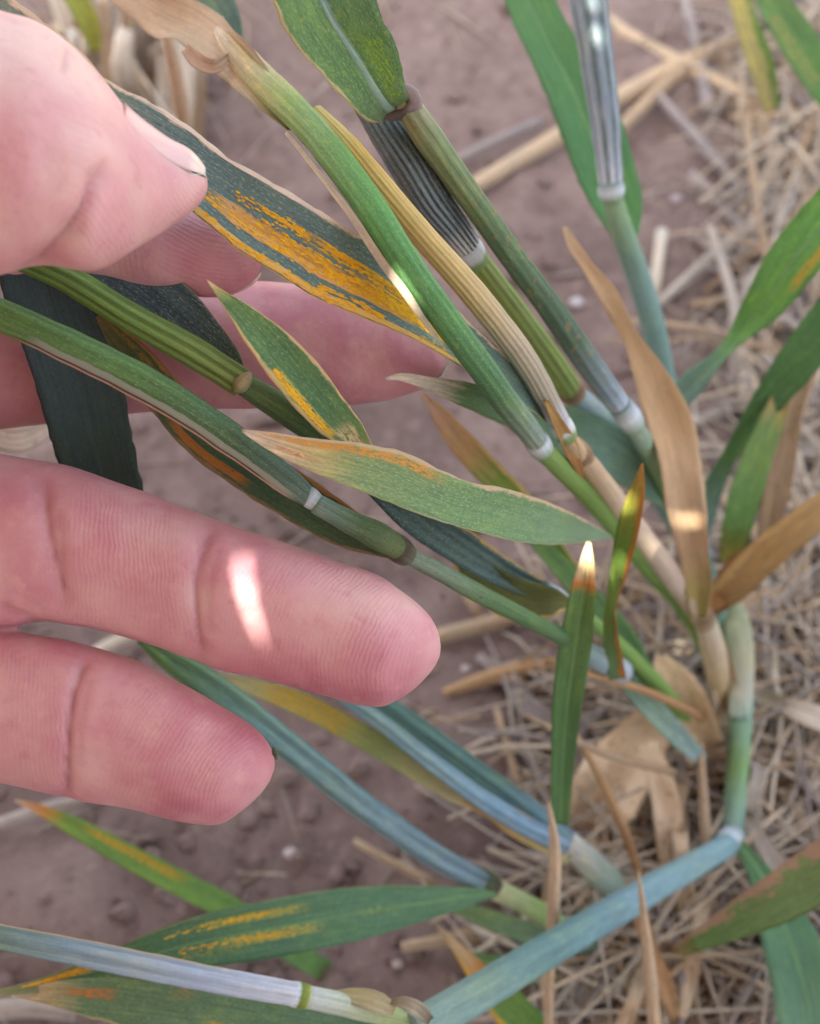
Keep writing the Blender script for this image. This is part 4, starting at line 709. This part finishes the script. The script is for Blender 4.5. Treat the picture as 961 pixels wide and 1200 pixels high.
for lab, pts, ramp, kw in [
    ('bright green leaf narrowing to a twist, at the right edge', [(1000, 225, 150, 32), (930, 305, 155, 30), (892, 360, 160, 22), (856, 405, 165, 8, 40), (842, 420, 167, 8, 30), (815, 446, 173, 15), (780, 482, 181, 10)], [(0, srgb(108, 166, 80)), (.55, srgb(100, 154, 80)), (.7, srgb(116, 156, 136)), (1, srgb(126, 160, 154))], dict(rust=[(.8, .1, .1, .35, srgb(190, 160, 60), .8)])),
    ('dark green leaf slanting down from the right edge under the brighter one', [(1000, 340, 163, 26), (930, 430, 170, 23), (885, 490, 177, 15), (852, 540, 182, 9), (832, 580, 187, 13), (815, 655, 196, 9)], [(0, srgb(84, 128, 70)), (.6, srgb(82, 124, 76)), (.8, srgb(116, 146, 134)), (1, srgb(120, 146, 140))], {}),
    ('upright blurry green leaf with a thin tan tip, at the right edge', [(946, 390, 172, 2), (932, 425, 173, 6), (912, 475, 174, 12), (888, 535, 176, 17), (868, 600, 179, 18), (855, 660, 184, 13)], [(0, srgb(206, 170, 120)), (.25, srgb(190, 160, 110)), (.4, srgb(124, 156, 90)), (.8, srgb(104, 150, 84)), (1, srgb(170, 160, 80))], {}),
    ('folded brown dead leaf coming in from the right edge below the green ones', [(1000, 568, 163, 16), (940, 615, 167, 19), (895, 652, 172, 20), (855, 692, 178, 17), (822, 722, 185, 8)], [(0, srgb(186, 156, 108)), (.5, srgb(180, 144, 92)), (1, srgb(150, 112, 76))], dict(edges=[(0, .3, srgb(204, 172, 116), .7)], gain=(1.15, 1.18, 1.25))),
    ('half brown half green leaf crossing the lower right corner', [(1010, 985, 147, 30), (950, 1030, 153, 30), (900, 1060, 158, 25), (850, 1086, 166, 17), (800, 1112, 177, 9), (750, 1146, 192, 5)], [(0, srgb(128, 156, 96)), (.6, srgb(116, 150, 86)), (.75, srgb(186, 162, 110)), (1, srgb(192, 168, 120))], dict(edges=[(0, .36, srgb(190, 152, 130), .85)])),
    ('pale tipped grey green leaf along the bottom edge under the blue stem', [(14, 1166, 128, 2), (50, 1164, 127.5, 10), (110, 1169, 127, 22), (200, 1180, 127, 32), (300, 1196, 129, 38), (440, 1225, 133, 40)], [(0, srgb(206, 196, 170)), (.1, srgb(196, 176, 130)), (.2, srgb(112, 142, 100)), (1, srgb(96, 132, 100))], dict(rust=[(.6, .15, .12, .3, srgb(196, 130, 70), .8), (.3, .1, .5, .65, srgb(196, 160, 70), .8), (.75, .1, .4, .5, srgb(190, 140, 80), .6)], edges=[(0, .06, srgb(190, 176, 140), .7)])),
    ('slender bright green leaf with an orange tip, lying below the little finger', [(18, 938, 165, 1.5), (40, 946, 165, 5), (80, 965, 166, 10), (140, 998, 168, 13), (205, 1032, 172, 14), (275, 1068, 178, 14), (355, 1122, 186, 13), (450, 1175, 195, 9)], [(0, srgb(206, 180, 150)), (.05, srgb(206, 140, 70)), (.1, srgb(126, 160, 72)), (.6, srgb(108, 152, 74)), (1, srgb(104, 142, 90))], dict(rust=[(.7, .2, .12, .4, srgb(206, 170, 60), .8)])),
    ('leaf with a pale dry tip, rust spot and green base, at the bottom middle', [(511, 1083, 165, 1.5), (530, 1104, 165, 5), (552, 1130, 165, 11), (570, 1153, 165, 15), (592, 1176, 165, 21), (640, 1230, 163, 24)], [(0, srgb(206, 186, 150)), (.3, srgb(196, 160, 110)), (.4, srgb(206, 140, 50)), (.52, srgb(116, 148, 66)), (1, srgb(98, 150, 70))], dict(edges=[(0, .2, srgb(214, 170, 60), .9)])),
    ('short green leaf partly hidden under the big blue stem at the bottom', [(500, 1050, 172, 4), (560, 1072, 175, 10), (620, 1094, 178, 13), (680, 1120, 183, 14), (745, 1152, 190, 8)], [(0, srgb(120, 146, 80)), (1, srgb(120, 148, 140))], {}),
    ('small green leaf under the big blue stem beside the standing straw', [(540, 1118, 178, 5), (600, 1134, 180, 12), (660, 1142, 182, 15), (712, 1140, 184, 8)], [(0, srgb(104, 138, 78)), (1, srgb(112, 146, 96))], {}),
    ('green leaf leaning behind the twisted half brown leaf', [(620, 625, 152, 8), (680, 690, 160, 14), (725, 745, 166, 18), (765, 805, 174, 9)], [(0, srgb(100, 136, 80)), (1, srgb(88, 130, 82))], {}),
    ('bluish green leaf near the foot of the plant, left of the tan stem', [(716, 775, 162, 8), (750, 815, 168, 12), (785, 852, 175, 13), (822, 890, 186, 8)], [(0, srgb(110, 142, 110)), (1, srgb(146, 170, 170))], {}),
    ('green leaf running out of the top right corner', [(885, -30, 200, 12), (920, 25, 200, 19), (960, 85, 200, 21), (1010, 150, 202, 20)], [(0, srgb(110, 148, 90)), (1, srgb(92, 146, 80))], dict(rust=[(.3, .2, .2, .7, srgb(184, 166, 96), .55)])),
    ('yellowing green leaf at the top right beside the corner leaf', [(858, -30, 220, 10), (876, 30, 222, 13), (892, 75, 225, 14), (905, 130, 232, 9)], [(0, srgb(186, 178, 110)), (1, srgb(166, 164, 112))], dict(edges=[(1, .3, srgb(104, 140, 70), .9)])),
    ('yellow green blurred leaf at the top edge left of the dry leaf', [(70, -30, 200, 12), (90, 0, 200, 13), (105, 30, 202, 12), (112, 60, 206, 6)], [(0, srgb(150, 164, 70)), (1, srgb(170, 176, 80))], {}),
    ('blue green blurred leaf at the top edge right of the dry leaf', [(215, -40, 145, 22), (245, -5, 145, 24), (268, 28, 146, 16), (280, 52, 148, 5)], [(0, srgb(116, 146, 120)), (1, srgb(110, 146, 140))], {}),
    ('thin olive leaf hidden low at the foot of the plant', [(800, 790, 188, 6), (815, 830, 192, 13), (832, 868, 198, 15), (845, 905, 205, 8)], [(0, srgb(150, 130, 70)), (1, srgb(128, 146, 66))], {}),
  ]:
    t = leaf(lab, pts[-1][:3] if len(pts) else None)
    if 'right edge' in lab and 'dark' not in lab and 'brown' not in lab: RIB.append((0, .0003, RIBD))
    blade('leaf_blade', pts, blade_mat('leaf_side', ramp, **dict(dict(mottle=.55, speck=.3), **kw)), t, camber=.15, fold=.12, wav=.06)
CN = ['tan', 'brown', 'pale', 'grey', 'orange brown', 'whitish']
# ---------------------------------------------------------------- dead leaves and straw
SM = [blade_mat('straw_mat', [(0, srgb(*a)), (1, srgb(*b))], streak=.5, mottle=.5, stripes=4, sdark=.8, trans=.05, rough=.7, spots=(.64, srgb(110, 92, 80), .5), gain=(1.08, 1.07, 1.08)) for a, b in
      [((208, 184, 154), (198, 172, 140)), ((188, 164, 136), (172, 144, 114)), ((190, 178, 166), (174, 162, 152)), ((166, 154, 150), (150, 140, 138)), ((190, 154, 112), (172, 130, 90)), ((220, 208, 190), (204, 190, 170))]]
def straw(label, pts, mi, group=None, kind='stem', name='straw', lift=True, rad=None):
    P = []
    for p in pts:
        p = list(p)
        if len(p) == 3: p = [p[0], p[1], gdepth(p[0], p[1]) - 5, p[2]]      # lying a little above the soil
        P.append(p)
    o = stem(name, P, SM[mi], None, ns=8, flat=.65, step=14) if kind == 'stem' else blade(name, P, SM[mi], None, camber=.35, nv=5, fold=.1, wav=.15)
    return tag(o, label, 'straw' if name == 'straw' else 'dead leaf', group)
GL = 'large straws and dead leaves around the plants'
def gd(px, py, up): return gdepth(px, py) - up
straw('long tan straw rising to the upper right behind the upright grey stem', [(548, 222, 9), (640, 168, 10), (720, 118, 11), (800, 74, 10), (880, 40, 8)], 0, GL)
straw('tan straw branching just under the long rising straw at the upper right', [(700, 175, 7), (740, 138, 8), (790, 90, 9), (868, 44, 7)], 1, GL)
straw('tan straw falling from top centre toward the right edge', [(676, -5, 6), (740, 45, 9), (800, 76, 9), (870, 112, 9), (985, 165, 8)], 0, GL)
straw('grey straw hanging down at the top, right of the upright stem', [(796, -20, 6), (814, 45, 7), (830, 130, 8)], 3, GL)
straw('slim grey straw lying diagonally on bare soil at the upper right', [(768, 108, 5), (820, 165, 6), (878, 236, 6)], 3, GL)
straw('pale upright straw standing in the upper right tangle', [(872, 60, 9), (902, 150, 11), (912, 280, 11), (926, 390, 8)], 2, GL)
straw('bent pale straw below the upper right tangle', [(768, 358, 5), (836, 300, 8), (890, 250, 9), (922, 190, 9)], 2, GL)
straw('short whitish straw standing on soil right of the dry curled leaf top', [(776, 270, 7), (766, 345, 7)], 5, GL)
straw('short whitish straw by the twist of the bright green leaf', [(862, 396, 9), (884, 500, 9)], 5, GL)
straw('short pale straw lying right of the dry tan leaf', [(806, 502, 7), (858, 474, 8)], 2, GL)
straw('faint grey straw lying on bare soil above the stems', [(520, 195, 5), (575, 168, 6), (635, 142, 6)], 3, GL)
straw('tan straw poking out behind the ring fingertip', [(505, 748, 9), (560, 734, 10), (640, 712, 9)], 1, GL)
straw('tan bent straw on the soil right of the ring fingertip', [(520, 812, 5), (570, 795, 9), (640, 780, 10), (720, 790, 9)], 4, GL)
straw('greyish flat straw lying diagonally left of the upright leaf', [(560, 768, 5), (590, 790, 9), (620, 830, 12), (690, 860, 14)], 3, GL, 'blade', 'dead_leaf')
straw('thin tan straw lying vertically left of the upright leaf', [(582, 830, 4), (596, 880, 5), (610, 930, 5)], 1, GL)
straw('pale straw crossing in front of the orange dead leaf', [(590, 950, 6), (660, 905, 8), (740, 862, 9)], 2, GL)
straw('whitish straw end beside the foot of the upright leaf', [(664, 952, 10), (720, 925, 12), (790, 880, 8)], 5, GL)
straw('thin brown straw arching from the plant foot leftward', [(640, 775, 144, 3), (700, 792, 152, 4.5), (770, 815, 168, 5), (840, 850, 190, 5)], 4, GL)
straw('thin brown straw arching over the orange dead leaf', [(615, 838, 150, 2.5), (650, 855, 156, 4), (700, 880, 165, 4.5), (790, 905, 180, 5)], 1, GL)
straw('thin orange brown straw leaning in front of the orange dead leaf', [(672, 855, 160, 2.5), (700, 905, 166, 5), (730, 970, 174, 6), (752, 1030, 184, 5)], 4, GL)
straw('slim tan straw standing in front of the blue stem, left one', [(643, 940, 150, 1.5), (650, 990, 151, 6.5), (649, 1060, 153, 7.5), (645, 1130, 157, 6), (641, 1240, 165, 5)], 0, GL)
straw('slim tan straw standing in front of the blue stem, right one with a dark tip', [(748, 1020, 150, 1.2), (753, 1060, 151, 4), (760, 1120, 154, 7), (770, 1240, 160, 8)], 0, GL)
straw('straight brown straw standing between the orange leaf and the bent stem', [(820, 870, 185, 4), (826, 960, 184, 6), (834, 1060, 183, 6.5), (846, 1240, 180, 6)], 1, GL)
straw('tan straw slanting down right of the bent stem', [(870, 910, 6), (905, 965, 8), (950, 1020, 8), (1000, 1080, 8)], 0, GL)
straw('wide whitish dead leaf at the right edge beside the bent stem', [(872, 872, 7), (905, 893, 14), (950, 915, 16), (1010, 940, 14)], 2, GL, 'blade', 'dead_leaf')
straw('pale dead leaf curving up to the right edge above the whitish one', [(880, 790, 6), (915, 778, 14), (960, 745, 12), (1000, 710, 8)], 5, GL, 'blade', 'dead_leaf')
straw('grey straw lying at the lower right below the half brown leaf', [(828, 1090, 7), (880, 1120, 8), (925, 1146, 7)], 3, GL)
straw('tan dead leaf standing at the right edge beside the blurry green leaf', [(965, 370, 168, 10), (945, 430, 172, 13), (925, 500, 178, 12), (915, 560, 186, 6)], 0, GL, 'blade', 'dead_leaf')
straw('tan dead leaf below the right edge leaves, beside the blurry green one', [(935, 480, 178, 6), (918, 540, 180, 14), (905, 600, 184, 15), (898, 660, 192, 8)], 1, GL, 'blade', 'dead_leaf')
straw('thin greenish straw on the soil under the little finger', [(415, 985, 4), (455, 1008, 5), (510, 1036, 5)], 1, GL)
straw('tan straw on the soil under the tip of the pale tipped leaf', [(470, 1110, 6), (540, 1098, 9), (610, 1080, 8)], 1, GL)
straw('straw lying under the little finger at the left edge', [(-20, 972, 7), (40, 952, 8), (100, 935, 6)], 2, GL)
straw('pale straw in the gap between ring finger and little finger', [(90, 780, 7), (130, 755, 8), (180, 735, 6)], 5, GL)
straw('pale straw at the bottom left corner', [(-20, 1185, 12), (40, 1180, 12), (90, 1190, 8)], 2, GL)
straw('pale dead leaf lump left of the dark leaf at the finger gap', [(-20, 505, 150, 10), (20, 515, 152, 16), (60, 500, 155, 8)], 5, GL, 'blade', 'dead_leaf')
# dead orange tan leaves at the plant foot
def dead(label, pts, a, b, **kw):
    t = blade('dead_leaf', pts, blade_mat('dead_leaf_mat', [(0, srgb(*a)), (1, srgb(*b))], streak=.4, mottle=.5, spots=(.62, srgb(130, 96, 70), .5), trans=.12, gain=(1.12, 1.13, 1.15), **kw), None, camber=.4, nv=9, fold=.15, wav=.38)
    return tag(t, label, 'dead leaf', GL)
dead('broad orange tan dead leaf lying at the foot of the plant', [(806, 806, 192, 8), (775, 838, 192, 22), (740, 885, 193, 36), (706, 935, 194, 40), (676, 1000, 196, 22)], (226, 198, 164), (218, 192, 162))
dead('narrower tan dead leaf running down beside the broad orange one', [(760, 870, 186, 12), (778, 930, 185, 16), (786, 990, 185, 16), (790, 1060, 186, 12)], (226, 200, 168), (216, 192, 164))
dead('tan dead leaf standing behind the tan stem foot', [(770, 770, 180, 8), (790, 800, 182, 24), (812, 850, 188, 26), (838, 905, 200, 16)], (216, 190, 154), (200, 164, 122))
dead('brown dead leaf bending away right of the tan stem joint', [(826, 716, 179, 5), (850, 690, 180, 16), (870, 665, 180, 18), (900, 640, 178, 10)], (160, 112, 64), (150, 104, 64))
dead('pale papery dead leaf beside the bent stem', [(838, 740, 186, 6), (846, 780, 189, 14), (852, 820, 193, 15), (850, 870, 200, 8)], (206, 190, 164), (196, 176, 150))
# bunch at the upper left
GU = 'dead straws bunched at the upper left'
for k in range(30):
    x0 = random.uniform(60, 240); x1 = x0 + random.uniform(-30, 30); y0 = random.uniform(-40, 40); y1 = y0 + random.uniform(90, 190); rr = random.uniform(5, 11)
    mi = random.choice([0, 0, 5, 5, 1, 2, 0]); straw('%s %s %s straw %s, %s of the blurred bunch above the thumb' % ('long' if y1 - y0 > 140 else 'short', 'thin' if rr < 7 else 'broad', CN[mi], 'leaning right' if x1 > x0 else 'leaning left', 'left' if x0 < 120 else 'right' if x0 > 175 else 'middle'), [(x0, y0, gd(x0, y0, random.uniform(15, 70)), rr), ((x0 + x1) / 2 + random.uniform(-12, 12), (y0 + y1) / 2, gd(x0, (y0 + y1) / 2, random.uniform(10, 40)), rr * 1.1), (x1, y1, gd(x1, y1, 5), rr)], mi, GU, random.choice(['stem', 'blade']), 'straw')
straw('long straight tan straw standing above the thumbnail', [(196, 40, 170, 7), (208, 100, 176, 8.5), (222, 190, 190, 8)], 0, GL)
# tangle round the plant foot and along the right side
GT = 'straws tangled around the plant foot'
def tangle(n, cx, cy, sx, sy, lab, group, lmin, lmax, upmax, cols, rmin=2.5, rmax=7):
    k = 0
    while k < n:
        x, y = random.gauss(cx, sx), random.gauss(cy, sy)
        if not (-40 < x < 1030 and -50 < y < 1250): continue
        a = random.uniform(0, math.pi); L = random.uniform(lmin, lmax) / 2; up = random.uniform(2, upmax); b = random.uniform(-.35, .35)
        dx, dy = math.cos(a) * L, math.sin(a) * L; rr = random.uniform(rmin, rmax) * random.choice([1, 1, 1, 1.5]); u1, u2 = random.uniform(.5, up), random.uniform(.5, up); b *= .6
        pts = [(x - dx, y - dy, gd(x - dx, y - dy, u1), rr * .7), (x + b * dy, y - b * dx, gd(x, y, up), rr), (x + dx, y + dy, gd(x + dx, y + dy, u2), rr * .6)]
        mi = random.choice(cols); kd = random.choice(['stem', 'stem', 'blade']); deg = math.degrees(a)
        pose = 'lying level' if deg < 22 or deg > 158 else 'leaning right' if deg > 112 else 'leaning left' if deg < 68 else 'standing steep'
        part = ('upper' if y < cy - sy * .45 else 'lower' if y > cy + sy * .45 else 'middle') + (' left' if x < cx else ' right')
        straw('%s %s %s straw %s, %s of %s' % ('long' if L > (lmin + lmax) / 4 else 'short', 'thin' if rr < (rmin + rmax) / 2 else 'thick', CN[mi] + (' flat' if kd == 'blade' else ''), pose, part, lab), pts, mi, group, kd, 'straw'); k += 1
tangle(105, 885, 940, 66, 165, 'the plant foot tangle', GT, 150, 430, 11, [0, 1, 2, 3, 3, 2, 1, 3, 2, 5], 2, 5.5)
tangle(34, 760, 1090, 70, 80, 'the blue stem litter', 'straws under the big blue stem', 130, 340, 11, [0, 1, 2, 3, 3, 1], 2, 5.5)
tangle(36, 945, 120, 40, 120, 'the upper right tangle', 'straws tangled at the upper right', 120, 360, 16, [0, 1, 2, 3, 2, 3], 2.5, 6)
tangle(34, 935, 520, 45, 120, 'the right edge litter', 'straws at the right edge', 110, 330, 14, [0, 1, 2, 3, 2, 3], 2, 5.5)
tangle(16, 660, 830, 60, 70, 'the soil by the fingertips', 'straws left of the plant foot', 40, 140, 6, [1, 2, 3], 2, 5)
# short chaff nobody could count
CV, CF, CU, CM = [], [], [], []
for k in range(1500):
    if random.random() < .93: x, y = gpt(random.gauss(915, 55), random.uniform(-40, 1240)) if random.random() < .6 else gpt(random.gauss(800, 75), random.gauss(1040, 110))
    else: x, y = gpt(random.uniform(-60, 1020), random.uniform(-60, 1240))
    L, r = random.uniform(.003, .03), random.uniform(.0002, .0006); a = random.random() * 6.28; z = gz(x, y) + random.uniform(.0002, .004) * (x > .03)
    d = np.array([math.cos(a), math.sin(a), random.uniform(-.25, .25)]); s = np.array([-d[1], d[0], 0]); up = np.array([0, 0, 1.]); o = len(CV)
    for q, e in ((-.5, .5), (0, 1), (.5, .5)):
        c = np.array([x, y, z]) + d * L * q + up * (.0006 * (1 - abs(q) * 2))
        for v in (s * r * e, up * r * e * .7, -s * r * e, -up * r * e * .7): CV.append(c + v)
    for q in (0, 4):
        for j in range(4): CF.append((o + q + j, o + q + (j + 1) % 4, o + q + 4 + (j + 1) % 4, o + q + 4 + j))
    CF += [(o, o + 3, o + 2, o + 1), (o + 8, o + 9, o + 10, o + 11)]
    CU += [(random.random(), .5)] * 12; CM += [(k * 3.0, 0)] * 12
tag(link('chaff', CV, CF, blade_mat('chaff_mat', [(0, srgb(182, 162, 138)), (.4, srgb(156, 142, 132)), (.7, srgb(194, 180, 162)), (1, srgb(134, 114, 96))], gain=(.95, .95, .95), trans=0, tipn=0), None, CU, CM), 'short bits of chaff and broken straw scattered on the soil', kind='stuff')
GD = 'crumpled dead leaves around the plant foot'
for k, (x, y, a, L, ww) in enumerate([(905, 700, 20, 130, 12), (930, 830, 160, 150, 13), (900, 1000, 120, 170, 11), (935, 1080, 60, 150, 13), (800, 1010, 95, 190, 11), (815, 1110, 80, 170, 9), (770, 1130, 110, 150, 10), (880, 940, 75, 170, 9), (920, 620, 110, 120, 12), (740, 1180, 70, 130, 10), (905, 1170, 140, 150, 12), (790, 955, 80, 130, 12)]):
    ca, sa = math.cos(R(a)), -math.sin(R(a)); up = random.uniform(6, 13); nm = ['right of the stem joint', 'pale, at the right edge', 'steep, right of the bent joint', 'leaning, at the lower right', 'upright, left of the bent joint', 'upright, above the blue stem', 'below the middle of the blue stem', 'steep, beside the bent stem', 'beside the folded brown leaf', 'between the standing straws', 'in the lower right corner', 'short, behind the broad orange leaf'][k]
    straw('crumpled dead leaf ' + nm, [(x + ca * L * q, y + sa * L * q, gd(x + ca * L * q, y + sa * L * q, up * (1 - abs(q)) + random.uniform(0, 8)), ww * e) for q, e in ((-.5, .5), (-.2, 1.1), (.1, .8), (.3, 1), (.5, .3))], [0, 5, 2, 1, 0, 0, 4, 2, 1, 0, 2, 1][k], GD, 'blade', 'dead_leaf')
# fine stalks nobody could count, matted over the soil
CV, CF, CU, CM = [], [], [], []
def fine(px, py, spread, n, lo, hi, up):
    for k in range(n):
        x, y = gpt(random.gauss(px, spread[0]), random.gauss(py, spread[1])); L = random.uniform(lo, hi); a = random.random() * 6.28; r = random.uniform(.00022, .00065)
        tone = random.random(); bend = random.uniform(-.9, .9); z0, z1 = random.uniform(.0005, up), random.uniform(.0005, up); o = len(CV); p = np.array([x - math.cos(a) * L / 2, y - math.sin(a) * L / 2]); NSEG = 7
        for s in range(NSEG + 1):
            f = s / NSEG; aa = a + bend * (f - .5); d = np.array([math.cos(aa), math.sin(aa), 0.]); sd_ = np.array([-d[1], d[0], 0.])
            zz = gz(p[0], p[1]) + z0 + (z1 - z0) * f + .4 * up * math.sin(f * 3.14); c0 = np.array([p[0], p[1], zz]); e = r * (1 - .6 * f)
            for v in (sd_ * e, np.array([0, 0, e * .6]), -sd_ * e, np.array([0, 0, -e * .6])): CV.append(c0 + v); CU.append((tone, .5)); CM.append((f * L * 1000 + k * 7.7, 0))
            p = p + d[:2] * L / NSEG
        for s in range(NSEG):
            for j in range(4): CF.append((o + s * 4 + j, o + s * 4 + (j + 1) % 4, o + s * 4 + 4 + (j + 1) % 4, o + s * 4 + 4 + j))
fine(895, 930, (55, 170), 230, .03, .11, .012); fine(790, 1080, (60, 90), 110, .03, .09, .009); fine(945, 420, (40, 220), 160, .02, .07, .012); fine(950, 90, (40, 90), 90, .03, .08, .012); fine(700, 850, (60, 80), 40, .015, .04, .003)
fine(150, 40, (60, 70), 90, .03, .09, .02)
tag(link('fine_straw', CV, CF, blade_mat('fine_straw_mat', [(0, srgb(140, 130, 128)), (.3, srgb(176, 164, 152)), (.55, srgb(198, 182, 160)), (.75, srgb(168, 140, 112)), (1, srgb(220, 208, 190))], trans=0, tipn=0, mottle=.5, streak=.5, gain=(1, .98, .97)), None, CU, CM), 'matted thin broken wheat stalks covering the soil round the plants', kind='stuff')
# pebbles
def pebble(label, px, py, r, c):
    x, y = gpt(px, py); N = NT('pebble_stone'); s = N.bsdf(Base_Color=c, Roughness=.8); m = N.out(s.outputs[0])
    rr = r * gdepth(px, py) / 1000 / F; bm = bmesh.new(); bmesh.ops.create_icosphere(bm, subdivisions=2, radius=1); bm.verts.ensure_lookup_table()
    V = [(v.co.x * rr * (1 + .25 * noise.noise(v.co * 1.5 + Vector((px, 0, 0)))) + x, v.co.y * rr * .8 * (1 + .25 * noise.noise(v.co * 1.4 + Vector((0, py, 0)))) + y, v.co.z * rr * .6 + gz(x, y) + rr * .3) for v in bm.verts]
    Fc = [[v.index for v in f.verts] for f in bm.faces]; bm.free()
    tag(link('pebble', V, Fc, m), label, 'pebble', 'pebbles on the soil')
for lab, px, py, r, c in [('small whitish pebble on bare soil below the little fingertip', 340, 997, 9, srgb(190, 178, 176)), ('small pale pebble right of the ring fingertip', 545, 790, 6, srgb(190, 178, 176)), ('whitish pebble beside the foot of the plant', 820, 806, 8, srgb(200, 194, 192)),
        ('pale pebble on the soil right of the upright grey stem', 792, 235, 8, srgb(176, 162, 166)), ('small pebble on the soil near the bottom middle', 466, 1132, 7, srgb(180, 166, 160)), ('whitish pebble between the two upper stems and the dry leaf', 675, 358, 9, srgb(186, 180, 184))]: pebble(lab, px, py, r, c)
# tiny dark seed speck on the little fingertip
o = stem('seed', [(320, 876, 106.5, 1), (321, 881, 106.3, 2.6), (323, 886, 106.4, 2.4), (324, 890, 106.6, 1)], M['node_dark'], None, n=8, ns=8); tag(o, 'tiny dark seed stuck at the tip of the little finger', 'seed')
